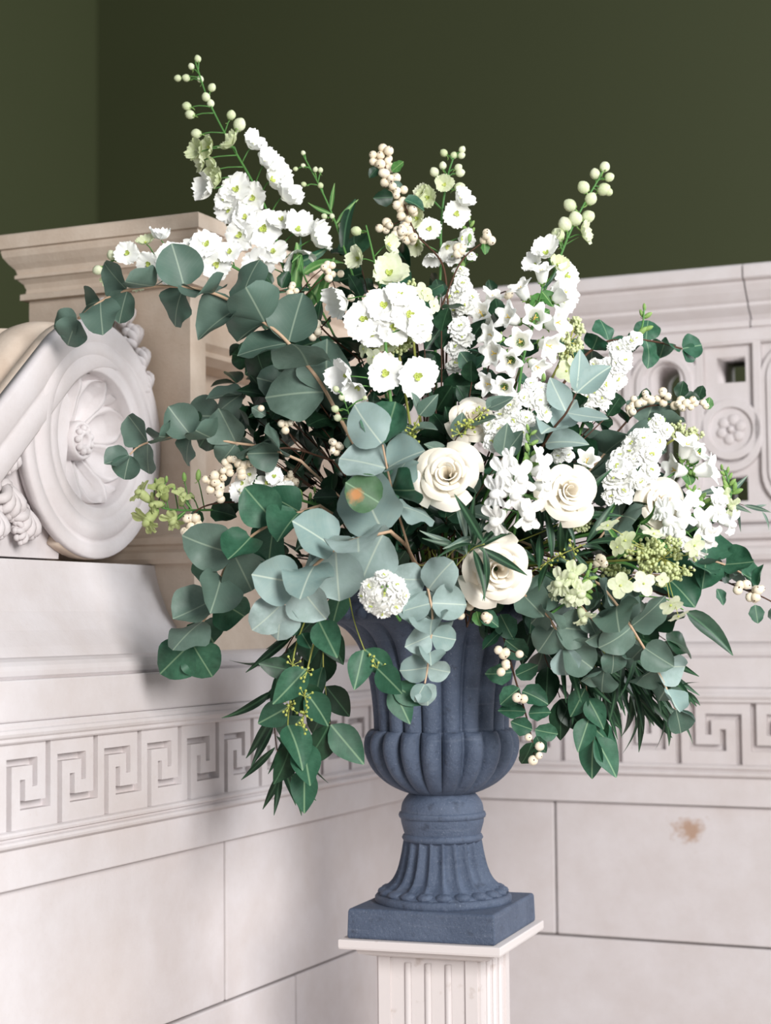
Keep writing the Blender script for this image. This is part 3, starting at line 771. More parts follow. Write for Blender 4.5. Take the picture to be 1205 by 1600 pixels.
def mk_bell(rr):
    mb = MB(); n = 30
    def rad(t, th):
        r = .18 + .42 * t ** .55 + .28 * max(0, (t - .62) / .38) ** 2
        lob = math.cos(5 * th)
        return r * (1 + .06 * lob * t) + (.16 * lob * max(0, (t - .75) / .25))
    rings = []
    for i in range(12):
        t = i / 11
        rings.append([(rad(t, 2 * math.pi * k / n) * math.cos(2 * math.pi * k / n), rad(t, 2 * math.pi * k / n) * math.sin(2 * math.pi * k / n),
                       1.55 * t - .25 * max(0, (t - .8) / .2) ** 2 * (1 - .6 * math.cos(10 * math.pi * k / n)) + .04 * math.sin(k * 2.1 + i) * t) for k in range(n)])
    mb.rings(rings, cap=False)
    me = mb.mesh('bell', M['petal'])
    mc = MB()
    for k in range(5):
        radial_petal(mc, 2 * math.pi * k / 5 + .3, .05, .52, .16, -.08, .30, .1, .02, rr, .8, 4, 4, .9)
    mc.ball((0, 0, -.08), .2, 8, 5)
    ms = MB(); ms.tube([(0, 0, .1), (0.02, 0, 1.0)], .07, .05, 5)
    for k in range(3): ms.tube([(0.02, 0, .98), (.15 * math.cos(k * 2.1), .15 * math.sin(k * 2.1), 1.16)], .045, .03, 4)
    return me, mc.mesh('calyx', M['bud_green']), ms.mesh('style', M['stamen'])
flower_variants('bell', 3, mk_bell)
def mk_stock(rr):
    mb = MB()
    for layer, (n, r, z, w) in enumerate(((5, 1.08, .05, .56), (5, .85, .32, .48), (4, .55, .55, .36))):
        for k in range(n):
            radial_petal(mb, 2 * math.pi * k / n + layer * .5 + rr.uniform(-.2, .2), .03, r * rr.uniform(.9, 1.1), w, .0, z + rr.uniform(-.06, .08), .12, .10, rr, .15, 5, 6, .5)
    me = mb.mesh('floret', M['petal'])
    mc = MB()
    for k in range(4): mc.ball((rr.uniform(-.14, .14), rr.uniform(-.14, .14), .42), .09, 5, 4)
    return me, mc.mesh('floret_centre', M['centre'])
flower_variants('stock', 4, mk_stock)
def mk_snap(mat):
    def f(rr):
        mb = MB(); n = 14                                # tube along +Z, two lips
        rings = []
        for t, r, sq_ in ((-.1, .16, 1), (.25, .30, 1), (.6, .36, .95), (.95, .40, .85), (1.1, .34, .6)):
            rings.append([(r * math.cos(2 * math.pi * k / n), r * sq_ * math.sin(2 * math.pi * k / n), t) for k in range(n)])
        mb.rings(rings, cap=True)
        def lip(cx, cy, w, h, z, tilt):
            def fn(s, q):
                ww = w * math.sin(math.pi * (.1 + .72 * s)) ** .5
                return Vector((cx * (.3 + s) + q * ww, cy + h * s * (1 - .25 * q * q) , z + tilt * s - .18 * s * s + .07 * math.sin(q * 5 + s * 3 + cx * 4)))
            petal_grid(mb, fn, 5, 6)
        lip(-.28, .16, .40, .85, .95, .30); lip(.28, .16, .40, .85, .95, .30)
        lip(-.42, -.12, .32, -.62, 1.0, .25); lip(.42, -.12, .32, -.62, 1.0, .25); lip(0, -.16, .34, -.72, 1.05, .25)
        mb.ball((0, -.06, 1.12), .26, 8, 6, (1, 0, 0), 1.2)
        me = mb.mesh('floret', M[mat])
        mc = MB()
        for k in range(5):
            radial_petal(mc, 2 * math.pi * k / 5, .05, .30, .14, -.18, .12, .0, .0, rr, .6, 3, 3, .9)
        return me, mc.mesh('calyx', M['bud_green'])
    return f
flower_variants('snap', 3, mk_snap('petal')); flower_variants('snap_cream', 3, mk_snap('petal_green')); flower_variants('snap_lime', 3, mk_snap('petal_lime'))
def mk_hyd(rr):
    mb = MB()
    for k in range(4): radial_petal(mb, math.pi / 2 * k + rr.uniform(-.1, .1), .04, 1.0 * rr.uniform(.9, 1.05), .46, 0, rr.uniform(.0, .2), .08, .02, rr, .1, 5, 5, .5)
    mc = MB(); mc.ball((0, 0, .06), .10, 6, 4)
    return mb.mesh('bract_floret', M['petal_green']), mc.mesh('floret_centre', M['centre'])
flower_variants('hyd', 3, mk_hyd)
mb = MB(); mb.ball((0, 0, 0), 1, 12, 8, (0, 0, 1), .94); BERRY = mb.mesh('berry', M['berry'])
mb = MB(); mb.ball((0, 0, .90), .17, 6, 4); BTIP = mb.mesh('berry_tip', M['berry_tip'])

def put_flower(rt, kind, loc, axis, s, spin=None, name=None):
    v = rnd.choice(FLOW[kind])
    spin = rnd.uniform(0, 6.28) if spin is None else spin
    up = Matrix.Rotation(spin, 3, axis.normalized()) @ axis.orthogonal().normalized()
    R4 = basis(up, axis).to_4x4() @ Matrix.Scale(s, 4)
    return settle(name or v[0].name.split('.')[0], v, rt, depth_cands(loc, lambda q: Matrix.Translation(q) @ R4))

# ================================================================ ARRANGEMENT
UM = P(688, 990, 2.5)                                   # middle of the urn mouth
BASES = []
UMC = U(0, 0, ZT + .44)
def base_pt(first=None):                                # stems stand in the foam on the side they lean to, none on another
    rnd.uniform(0, 6.28); rnd.uniform(.01, .075)
    h = Vector((first.x - UMC.x, first.y - UMC.y, 0)) if first is not None else Vector((0, 0, 0))
    g = UMC + h * min(.21, .085 / max(h.length, 1e-6))
    for k in range(400):
        r = .0032 * math.sqrt(k); q = g + Vector((r * math.cos(k * 2.39996), r * math.sin(k * 2.39996), 0))
        if (q - UMC).length < .098 and all((q - e).length > .0075 for e in BASES): break
    BASES.append(q)
    return q
def route(bp, p0, k=0):                                 # from the foam to where the stem shows; over the rim, not through it
    h = Vector((p0.x - UMC.x, p0.y - UMC.y, 0)); w = random.Random(k * 7 + 1)
    j = Vector((w.uniform(-1, 1), w.uniform(-1, 1), w.uniform(-.3, 1))) * (.0035 * k)
    if p0.z < ZT + .53 and h.length > .13:
        hn = Matrix.Rotation(w.uniform(-.6, .6) if k >= 20 else 0, 3, 'Z') @ h.normalized()
        if k >= 20: j = Vector((w.uniform(-1, 1), w.uniform(-1, 1), w.uniform(0, 1))) * .02; k = w.uniform(0, 8)
        up = ZT + .492 + .004 * k
        a_ = UMC + hn * .10; b_ = UMC + hn * .172
        pts = [bp, bp.lerp(a_, .5) + Vector((0, 0, .035)), Vector((a_.x, a_.y, up)) + j * .5, Vector((b_.x, b_.y, up - .004)) + j * .5]
        if (p0 - pts[-1]).length > .03: pts.append(p0)
        else: pts[-1] = p0
    elif k >= 20:
        am = w.uniform(.01, .055); rv = lambda: Vector((w.uniform(-1, 1), w.uniform(-1, 1), w.uniform(-.3, 1))) * am
        pts = [bp, bp.lerp(p0, .3) + Vector((0, 0, .02)) + rv(), bp.lerp(p0, .68) + Vector((0, 0, .015)) + rv(), p0]
    else: pts = [bp, bp.lerp(p0, .45) + Vector((0, 0, .03)) + j, p0]
    return spline(pts, 6 * (len(pts) - 1))
def dome(px, py, off=0.0):                              # depth of the bouquet's front surface
    x = (px - 700) / 440.0; y = (py - 780) / 430.0
    return 2.50 - .27 * math.sqrt(max(0.0, 1 - x * x - y * y)) + off
def pixpath(pts):                                       # [(px, py, depth or None)]
    return [P(q[0], q[1], q[2] if len(q) > 2 and q[2] is not None else dome(q[0], q[1])) for q in pts]
TOCAM = V(0, 0, 1); UPV = Vector((0, 0, 1))

def stem_path(bp, pts, n=None, k=0):
    return route(bp, pts[0], k)[:-1] + (spline(pts, n or max(10, 4 * len(pts))) if len(pts) > 1 else [pts[0]])

def nearest(path, p):
    return min(range(len(path)), key=lambda i: (path[i] - p).length_squared)

def branch(name, label, cat, pts, kind, mk, nodes, s0, s1, stem='stem_tan', group=None, r=.0022, t0=0.0, pair=True,
           spread=.85, fwd=.45, face=.7, tipleaf=True, phase=0, rootless=False, seeds=0, jitter=.22, mk2=None):
    """leafy stem: s0, s1 leaf length in photo pixels at the first and last node."""
    path3 = pixpath(pts)
    bp = base_pt(path3[0])
    rt = root(name, bp, label, cat, group)
    body = spline(path3, 8 * (len(path3) - 1))
    def make_stem(k, dz=0):
        bd = deeper(body, dz); mb = MB(); mb.tube(route(bp, bd[0], k)[:-1] + bd, r, r * .55, 6); return mb
    # arc length along body
    L = [0]
    for i in range(1, len(body)): L.append(L[-1] + (body[i] - body[i - 1]).length)
    def at(t):
        s_ = t * L[-1]
        for i in range(1, len(L)):
            if L[i] >= s_ - 1e-9:
                k = (s_ - L[i - 1]) / max(1e-9, L[i] - L[i - 1]); 
                return body[i - 1].lerp(body[i], k), (body[i] - body[i - 1]).normalized()
        return body[-1], (body[-1] - body[-2]).normalized()
    d_ = (pts[0][2] if len(pts[0]) > 2 and pts[0][2] else dome(pts[0][0], pts[0][1]))
    for i in range(nodes):
        t = t0 + (1 - t0) * (i / max(1, nodes - 1)) if nodes > 1 else 1
        p, T = at(min(1, t)); size = (s0 + (s1 - s0) * i / max(1, nodes - 1)) / ppm(d_)
        e1 = T.cross(TOCAM); e1 = e1.normalized() if e1.length > .1 else V(1, 0, 0)
        e2 = e1.cross(T).normalized()
        last = (i == nodes - 1)
        if last and tipleaf == 'one':
            dirs = [T]
        elif last and tipleaf:
            dirs = [T + e1 * .35, T - e1 * .45]
        elif pair:
            a_ = ((i + phase) % 2) * 1.45 + rnd.gauss(0, .2) + .2
            w = e1 * math.cos(a_) + e2 * math.sin(a_)
            dirs = [w * spread + T * fwd, -w * spread + T * fwd]
        else:
            a_ = i * 2.4 + phase
            w = e1 * math.cos(a_) + e2 * math.sin(a_) * .8
            dirs = [w * spread + T * fwd]
        for dv in dirs:
            dv = (dv.normalized() + jit(jitter * .6)).normalized()
            nrm = (T * .35 + TOCAM * face + UPV * .35 + jit(jitter)).normalized()
            if abs(dv.dot(TOCAM)) > .75: nrm = (UPV + T * .3 + jit(jitter))
            sc_ = size * rnd.uniform(.86, 1.12)
            mkk = mk2 if (mk2 and rnd.random() < .35) else mk
            me_ = rnd.choice(LEAF[kind, mkk]); later_leaf(rt, me_, p + dv * (size * .04), dv, nrm, sc_, rnd.uniform(.92, 1.08))
    later_stem(rt, M[stem], make_stem)
    if seeds:
        for i in range(seeds):
            best = None; t_ = rnd.uniform(.35, .95)
            for tr_ in range(8):
                w = random.Random(i * 31 + tr_); p, T = at(t_ if tr_ == 0 else w.uniform(.35, .97)); sb = MB(); f_ = 1 - .07 * tr_
                for k in range(7):
                    q = p + Vector((w.gauss(0, 1), w.gauss(0, 1), w.gauss(0, 1))).normalized() * w.uniform(.006, .014) * f_
                    sb.tube([p, q], .0005, .0004, 4); sb.ball(q, .0019, 5, 4)
                v = np.array([tuple(q) for q in sb.v]); tr = (BVHTree.FromPolygons(v.tolist(), sb.f), v.min(axis=0), v.max(axis=0)); h = SP.hits(tr, oid(rt))
                if best is None or h < best[0]: best = (h, sb, tr)
                if h == 0: break
            sb = best[1]; SP.add(best[2], oid(rt))
            sb.build('seed_cluster', M['seed'], rt, True)
    return rt

def spike(name, label, cat, pts, flowers, group=None, stem='stem_green', r=.0026, leaves=(), droop=0.0, doff=0.0):
    """flowers: (kind, px, py, size in px[, facing (x, y, toward)][, depth offset])"""
    path3 = pixpath(pts); bp = base_pt(path3[0]); rt = root(name, bp, label, cat, group)
    full = stem_path(bp, path3, 10 * len(path3)); ped = []
    for fl in flowers:
        kind, px, py, sz = fl[:4]
        face = fl[4] if len(fl) > 4 and fl[4] else None
        extra = fl[5] if len(fl) > 5 else 0
        k = min(range(len(pts)), key=lambda i: (pts[i][0] - px) ** 2 + (pts[i][1] - py) ** 2)
        dk = pts[k][2] if len(pts[k]) > 2 and pts[k][2] else dome(pts[k][0], pts[k][1])
        d = dk + doff + extra - (.012 if kind not in ('bud', 'bud_green') else 0)
        loc = P(px, py, d); i = nearest(full, loc); q = full[max(0, i - 2)]
        out = loc - q
        if face: axis = V(*face)
        else:
            o2 = out - TOCAM * out.dot(TOCAM)
            o2 = o2.normalized() if o2.length > .004 else V(rnd.uniform(-.3, .3), .2, 0)
            if kind in ('bud', 'bud_green'): axis = o2 * .9 + TOCAM * .25 + UPV * (.25 - droop) + jit(.25)
            elif kind in ('delph', 'stock', 'hyd'): axis = o2 * .45 + TOCAM * .9 + jit(.22)
            else: axis = o2 * .8 + TOCAM * .6 + jit(.2)
        s = sz / ppm(d)
        if kind in ('bud', 'bud_green'): s *= .5
        elif kind == 'bell': loc = loc - axis.normalized() * s * .8; s *= 1.0
        elif kind.startswith('snap'): s *= 1.3; loc = loc - axis.normalized() * s * .6
        ax = axis.normalized()
        tail = loc - ax * s * (.9 if kind in ('bud', 'bud_green') else .1)
        tk = (.9 if kind in ('bud', 'bud_green') else .1) * s; spin = None
        if kind.startswith('snap'):                       # lips upright
            spin = 0
            v = rnd.choice(FLOW[kind]); upv = (UPV * .6 + (full[-1] - full[-4]).normalized() * .6 + jit(.1))
            R4 = basis(upv - ax * upv.dot(ax), ax).to_4x4() @ Matrix.Scale(s, 4)
            o = settle(v[0].name.split('.')[0], v, rt, depth_cands(loc, lambda q_: Matrix.Translation(q_) @ R4))
        else:
            o = put_flower(rt, kind, loc, ax, s)
        tail = o.matrix_basis.translation + bp - ax * tk
        i = nearest(full, tail); ped.append((full[max(0, i - 2)], tail))
    for (kind, mk, px, py, length, dx, dy) in leaves:
        d = dome(px, py) if not pts[-1][2:] else pts[-1][2]
        loc = P(px, py, d); i = nearest(full, loc)
        me_ = rnd.choice(LEAF[kind, mk]); later_leaf(rt, me_, full[i], V(dx, dy, rnd.uniform(-.1, .4)), TOCAM + jit(.4), length / ppm(d))
    def make_stem(k, dz=0):
        fl_ = stem_path(bp, deeper(path3, dz), 10 * len(path3), k); mb = MB(); mb.tube(fl_, r, r * .4, 6)
        for q, tail in ped:
            q = fl_[max(0, nearest(fl_, q))]; mb.tube(spline([q, q.lerp(tail, .6) + UPV * .002, tail], 4), .0010, .0008, 5)
        return mb
    later_stem(rt, M[stem], make_stem)
    return rt

def berries(name, label, pts, clusters, group=None, leaves=(), r=.0016, cat='berry sprig', bs=8.5):
    """clusters: (px, py, count, spread px)"""
    path3 = pixpath(pts); bp = base_pt(path3[0]); rt = root(name, bp, label, cat, group)
    full = stem_path(bp, path3, 10 * len(path3)); tw = []
    for cl in clusters:
        px, py, cnt, spd = cl[:4]
        k = min(range(len(pts)), key=lambda i: (pts[i][0] - px) ** 2 + (pts[i][1] - py) ** 2)
        d = (pts[k][2] if len(pts[k]) > 2 and pts[k][2] else dome(px, py)) + (cl[4] if len(cl) > 4 else -.012)
        c = P(px, py, d); i = nearest(full, c); tw.append(([full[i], full[i].lerp(c, .5) + UPV * .003, c], .0009, .0007, 5))
        placed = []
        rb = bs / ppm(d)
        for j in range(cnt):
            for tr in range(40):
                o = Vector((rnd.gauss(0, 1), rnd.gauss(0, 1), rnd.gauss(0, .7))); o = o.normalized() * (spd / ppm(d)) * rnd.uniform(.15, 1.0) if cnt > 1 else Vector((0, 0, 0))
                q = c + V(o.x, o.y, o.z)
                s = rb * rnd.uniform(.78, 1.1)
                if all((q - e).length > (s + es) * .80 for e, es in placed): break
            placed.append((q, s))
            ax = (q - c) * 3 / max(rb, 1e-6) * .3 + TOCAM * .5 + jit(.4)
            ax = ax.normalized()
            R4 = basis(ax.orthogonal(), ax).to_4x4() @ Matrix.Scale(s, 4)
            o = settle('berry', [BERRY, BTIP], rt, depth_cands(q, lambda q_: Matrix.Translation(q_) @ R4))
            tw.append(([c, o.matrix_basis.translation + bp - ax * s * .9], .0006, .0006, 4))
    for (mk, px, py, length, dx, dy) in leaves:
        k = min(range(len(pts)), key=lambda i: (pts[i][0] - px) ** 2 + (pts[i][1] - py) ** 2)
        d = pts[k][2] if len(pts[k]) > 2 and pts[k][2] else dome(px, py)
        loc = P(px, py, d - .004)
        me_ = rnd.choice(LEAF['snow', mk]); later_leaf(rt, me_, loc, V(dx, dy, rnd.uniform(-.1, .3)), TOCAM + UPV * .3 + jit(.3), length / ppm(d))
    def make_stem(k, dz=0):
        fl_ = stem_path(bp, deeper(path3, dz), 10 * len(path3), k); mb = MB(); mb.tube(fl_, r, r * .6, 6)
        for p_, *a_ in tw: mb.tube(([fl_[nearest(fl_, p_[0])]] + p_[1:]) if len(p_) == 3 else p_, *a_)
        return mb
    later_stem(rt, M['stem_brown'], make_stem)
    return rt

# ---------------------------------------------------------------- roses: every petal its own piece
def rose_petals(seed, n=18):
    rr = random.Random(seed); out = []
    for i in range(n):
        t = i / (n - 1); ph = i * 2.3999 + rr.uniform(-.2, .2)
        rt_ = .16 + .78 * t ** 1.05                       # reach of the rim
        zt = .80 - .42 * t ** 1.4 + rr.uniform(-.03, .03)  # height of the rim
        hw = 1.35 - .62 * t                                # half opening in radians
        curl = .02 + .30 * t * t; point = .05 + .16 * t
        wob = rr.uniform(0, 6)
        def fn(s, q, rt_=rt_, zt=zt, hw=hw, curl=curl, point=point, ph=ph, wob=wob, t=t):
            r = .05 + (rt_ - .05) * (s ** (1.25 - .55 * t)) * (1 - .06 * q * q)
            z = -.30 + (zt + .30) * math.sin(min(1, s) * math.pi / 2) ** (.9 - .2 * t)
            r += .05 * math.sin(s * math.pi) * (.6 + t)
            e = max(0, (s - .72) / .28)
            r += curl * e * e * .55 * (1 + point * 2 * (1 - abs(q)))
            z -= curl * e * e * .75
            z -= .16 * (abs(q) ** 3) * s * (.5 + t)        # shoulders fall away
            a_ = ph + q * hw * (.35 + .65 * math.sin(min(1, .12 + s * .95) * math.pi * .62))
            z += .012 * math.sin(q * 5 + wob) * s; r += .02 * math.sin(q * 4 + wob * 2) * s * t
            r += .05 * q * (1 - t) * s                     # overlap like a spiral
            return Vector((r * math.cos(a_), r * math.sin(a_), z))
        mb = MB(); petal_grid(mb, fn, 9, 10)
        out.append(mb.mesh('petal', M['petal_cream']))
    return out
ROSES = [rose_petals(5), rose_petals(11), rose_petals(23)]
def rose(label, px, py, d, rad, face, var, spin=0.0):
    c = P(px, py, d); bp = base_pt(c); rt = root('rose', bp, label, 'rose')
    ax = V(*face).normalized(); s = rad / ppm(d)
    up = Matrix.Rotation(spin, 3, ax) @ (V(0, 1, 0) - ax * V(0, 1, 0).dot(ax)).normalized()
    m4 = Matrix.Translation(c - ax * s * .35) @ basis(up, ax).to_4x4() @ Matrix.Scale(s, 4)
    for me in ROSES[var]:
        part('petal', me, rt, m4); SP.add(SP.tree(SP.shape([me], m4)), oid(rt))
    b0 = c - ax * s * .65
    def make_stem(k, dz=0):
        mb = MB(); mb.tube(route(bp, b0 - ax * .03, k) + [b0], .0030, .0026, 7); return mb
    later_stem(rt, M['stem_green'], make_stem)
    mc = MB()
    for k in range(5): radial_petal(mc, 2 * math.pi * k / 5, .02, .75, .2, -.42, -.30, .3, .02, random.Random(k), .7, 4, 4, .9)
    mc.ball((0, 0, -.38), .2, 8, 6)
    mc = mc.mesh('calyx', M['leaf_fresh']); part('calyx', mc, rt, m4); SP.add(SP.tree(SP.shape([mc], m4)), oid(rt))
    return rt
# ---------------------------------------------------------------- roses
rose('cream rose with curled outer petals beside the rust-spotted eucalyptus leaf', 700, 742, 2.235, 56, (-.12, .22, 1), 0, .4)
rose('cream rose between the snapdragon and the frilly stock', 888, 768, 2.25, 50, (.25, .12, 1), 1, 2.2)
rose('cream rose crossed by thin dark leaves, low above the urn rim', 778, 890, 2.235, 58, (.05, -.02, 1), 2, 1.0)
rose('cream rose half hidden by seeded eucalyptus behind other flowers', 738, 655, 2.285, 42, (.1, .5, 1), 1, 3.0)
rose('cream rose half hidden below the white bellflowers', 1035, 790, 2.33, 48, (.45, .3, 1), 0, 4.0)

# ---------------------------------------------------------------- delphiniums and larkspur
D_, DC, DH, B_, BG_ = 'delph', 'delph_cup', 'delph_half', 'bud', 'bud_green'
spike('delphinium', 'tallest white delphinium spire, dense with ruffled florets, leaning over the pier', 'delphinium',
      [(500, 560, 2.46), (455, 460, 2.46), (425, 350, 2.47), (395, 285, 2.48), (355, 215, 2.50), (325, 155, 2.51), (305, 96, 2.52)],
      [(B_, 309, 92, 12), (B_, 299, 104, 11), (B_, 278, 122, 12), (B_, 291, 122, 13), (B_, 313, 124, 12), (B_, 331, 137, 14), (B_, 322, 152, 15), (B_, 329, 162, 13), (B_, 292, 166, 15), (B_, 297, 179, 16), (B_, 307, 209, 17), (B_, 361, 180, 16), (B_, 374, 195, 22),
       (DC, 312, 236, 19), (DC, 330, 230, 19), (DC, 318, 250, 18), (DC, 337, 265, 19), (DC, 364, 227, 20), (DH, 393, 229, 20, (.4, .5, .6)), (DH, 412, 258, 24, (.6, .5, .5)), (DH, 423, 282, 25, (.8, .2, .6)), (DH, 331, 295, 22, (-.8, .1, .5)),
       (D_, 370, 297, 26, (-.2, .2, 1)), (DH, 441, 308, 26, (.8, .4, .5)), (D_, 358, 327, 24, (-.5, -.2, .9)), (D_, 397, 310, 24), (D_, 412, 358, 31, (.0, .0, 1)), (D_, 376, 368, 26, (-.4, .0, 1)), (DH, 465, 360, 24, (.2, .3, .6)), (DH, 488, 374, 25, (.9, .3, .4)),
       (D_, 404, 414, 28, (-.1, -.3, 1)), (D_, 440, 345, 22), (DH, 462, 398, 26, (.3, -.7, .5)), (D_, 384, 340, 22), (D_, 428, 395, 24), (D_, 352, 312, 18), (DC, 345, 278, 17)],
      leaves=[('strap', 'leaf_green', 450, 440, 60, .5, .6), ('strap', 'leaf_fresh', 470, 470, 80, .2, .9), ('strap', 'leaf_green', 465, 430, 70, .8, .2), ('strap', 'leaf_fresh', 480, 500, 85, .5, .8)])
spike('delphinium', 'white delphinium drooping sideways below the pier cornice', 'delphinium',
      [(480, 520, 2.42), (400, 440, 2.40), (330, 402, 2.40), (270, 398, 2.40), (215, 398, 2.40), (175, 408, 2.40), (154, 422, 2.40)],
      [(D_, 200, 396, 20, (-.2, .1, 1)), (D_, 270, 402, 27, (.1, .1, 1)), (D_, 232, 412, 20, (-.1, -.3, 1)), (D_, 322, 384, 27, (.1, .5, .8)), (D_, 338, 412, 25, (.1, -.4, .9)), (DH, 252, 374, 17, (0, 1, .4)), (DC, 229, 381, 15, (-.2, .8, .5)), (B_, 175, 399, 17), (B_, 153, 422, 17), (DC, 171, 434, 13, (-.2, -.8, .5)), (D_, 300, 392, 22), (DC, 305, 400, 18), (D_, 360, 395, 22), (DC, 215, 440, 14, (-.1, -.8, .4)), (D_, 262, 428, 18, (0, -.5, .8))], droop=.4)
spike('larkspur', 'thin larkspur tip with tiny round buds between the tall delphinium and snowberries', 'larkspur',
      [(580, 520, 2.42), (548, 420, 2.45), (525, 350, 2.47), (500, 292, 2.48), (474, 243, 2.49)],
      [(B_, 474, 239, 8), (B_, 474, 259, 8), (B_, 462, 264, 8), (B_, 493, 265, 9), (B_, 501, 266, 9), (B_, 475, 288, 9), (B_, 501, 290, 10), (B_, 507, 338, 10), (B_, 519, 338, 9), (B_, 533, 353, 11)],
      leaves=[('narrow', 'leaf_fresh', 515, 335, 45, .1, 1), ('narrow', 'leaf_fresh', 530, 355, 50, .6, .7), ('narrow', 'leaf_fresh', 520, 340, 40, -.8, .3), ('strap', 'leaf_dark', 540, 400, 75, .05, 1)], r=.0022)
spike('delphinium', 'pale green-white delphinium with open cups standing up beside the snowberries', 'delphinium',
      [(680, 540, 2.44), (688, 430, 2.47), (690, 340, 2.48), (700, 275, 2.49), (711, 240, 2.50)],
      [(B_, 694, 239, 13), (B_, 722, 234, 12), (B_, 721, 243, 12), (B_, 709, 243, 12), (B_, 692, 259, 13), (B_, 716, 262, 13), (B_, 679, 269, 16), (B_, 719, 270, 15), (B_, 718, 293, 18), (DC, 695, 289, 15, (-.1, .1, 1)), (DC, 670, 309, 18, (-.5, .0, .9)), (DC, 660, 303, 14, (-.6, .5, .5)), (DH, 717, 314, 19, (.6, .4, .6)), (D_, 713, 334, 22, (.2, -.1, 1)), (DC, 653, 342, 18, (-.5, .1, .8)), (D_, 672, 358, 20, (-.2, .1, 1)), (DH, 719, 372, 18, (.7, -.1, .5)), (DH, 698, 384, 19, (.3, -.6, .6)), (DH, 677, 397, 16, (-.1, -.9, .4)), (DC, 652, 380, 18, (-.5, -.4, .6)), (DH, 640, 355, 14, (-.8, .1, .4))])
spike('delphinium', 'white delphinium with broad open florets in the middle of the bouquet', 'delphinium',
      [(612, 640, 2.27), (604, 560, 2.28), (600, 490, 2.30), (590, 430, 2.34), (580, 385, 2.37), (572, 352, 2.39)],
      [(B_, 557, 361, 17, (-.8, .2, .3)), (DC, 606, 383, 17, (.6, .1, .5)), (DC, 561, 405, 19, (-.6, .1, .6)), (DC, 608, 428, 28, (.1, .3, .8)), (DH, 540, 468, 27, (-.9, -.3, .5)), (D_, 570, 500, 32, (-.2, .0, 1)), (D_, 600, 478, 30, (.0, .2, 1)), (D_, 640, 492, 33, (.2, .0, 1)), (D_, 615, 510, 28, (.1, -.2, 1)), (D_, 582, 520, 24, (-.1, -.3, .9)), (D_, 625, 462, 24, (.2, .4, .9)), (D_, 655, 510, 24, (.4, -.2, .8)),
       (DH, 545, 588, 28, (-.8, -.1, .6)), (D_, 603, 584, 30, (-.1, .1, 1)), (D_, 652, 588, 33, (.25, -.1, 1)), (DH, 560, 604, 22, (-.3, -.7, .6))])
spike('larkspur', 'short larkspur tip with round green-white buds below the open middle florets', 'larkspur',
      [(575, 720, 2.27), (560, 690, 2.26), (548, 655, 2.25), (535, 615, 2.25)],
      [(B_, 525, 608, 11), (B_, 534, 621, 11), (B_, 524, 639, 13), (B_, 528, 653, 13), (B_, 580, 647, 13), (B_, 570, 622, 8)], r=.0014)
spike('delphinium', 'pale green-budded spire leaning right against the dark wall', 'delphinium',
      [(800, 620, 2.40), (845, 470, 2.42), (868, 420, 2.44), (890, 365, 2.46), (915, 315, 2.47), (944, 266, 2.49)],
      [(B_, 945, 261, 18), (B_, 952, 277, 16), (B_, 930, 272, 18), (B_, 943, 296, 22), (B_, 951, 300, 14), (B_, 912, 293, 21), (B_, 923, 311, 21), (B_, 891, 321, 22), (B_, 899, 342, 24), (B_, 919, 339, 22), (B_, 883, 351, 24), (B_, 872, 368, 24), (DC, 910, 366, 19, (.7, .2, .4)), (DC, 870, 372, 13), (DH, 854, 397, 22, (-.2, .5, .7)), (D_, 884, 432, 25, (.6, .1, .7)), (DH, 838, 416, 19, (-.5, .4, .6)), (DC, 872, 415, 16), (DH, 868, 465, 26, (.4, .0, .8)), (D_, 880, 468, 24, (.6, -.2, .7))],
      leaves=[('narrow', 'leaf_fresh', 878, 405, 25, .8, .6)])

# ---------------------------------------------------------------- bellflowers
spike('bellflower', 'white bellflower stem with open bells and curly green calyces right of centre', 'bellflower',
      [(795, 700, 2.28), (808, 630, 2.28), (818, 560, 2.30), (838, 490, 2.34), (850, 440, 2.38)],
      [('bell', 847, 428, 21, (-.1, .9, .45)), ('bell', 816, 455, 22, (-.5, .8, .4)), ('bell', 879, 460, 25, (.7, .5, .5)), ('bell', 798, 497, 24, (-.7, .3, .6)), ('bell', 836, 497, 23, (.1, .2, 1)), ('bell', 813, 534, 23, (-.1, .0, 1)), ('bell', 868, 505, 25, (.7, .1, .6)), ('bell', 856, 540, 24, (.5, -.3, .7)), ('bell', 776, 552, 25, (-.7, .0, .6)), ('bell', 797, 565, 22, (-.2, -.2, .9)), ('bell', 765, 600, 20, (-.7, .0, .6)), ('bell', 788, 606, 21, (-.1, -.2, 1)), ('bell', 838, 572, 21, (.5, -.5, .6)), ('bell', 770, 525, 22, (-.8, .2, .5))],
      leaves=[('snow', 'leaf_fresh', 825, 470, 30, -.4, -.7), ('snow', 'leaf_fresh', 858, 475, 30, .5, -.6), ('snow', 'leaf_fresh', 830, 540, 26, .6, .3), ('snow', 'leaf_fresh', 815, 600, 30, -.5, .3), ('narrow', 'leaf_dark', 845, 465, 40, .6, .5)])
spike('bellflower', 'white bellflower with bells pointing out over the balustrade', 'bellflower',
      [(960, 790, 2.36), (1010, 770, 2.36), (1050, 742, 2.37), (1080, 728, 2.38)],
      [('bell', 1103, 734, 26, (.95, .2, .4)), ('bell', 1058, 735, 25, (-.9, .1, .4)), ('bell', 1072, 700, 25, (.2, .9, .5)), ('bell', 1088, 712, 20, (.6, .6, .5)), ('bell', 1030, 760, 20, (-.3, -.4, .8))],
      leaves=[('snow', 'leaf_fresh', 1080, 735, 34, .3, .7), ('snow', 'leaf_fresh', 1075, 740, 28, .2, -.8)])
spike('bellflower', 'single small bellflower in shade beside the narrow dark leaves', 'bellflower',
      [(880, 760, 2.32), (905, 735, 2.32)], [('bell', 917, 720, 19, (.1, .5, .9))])
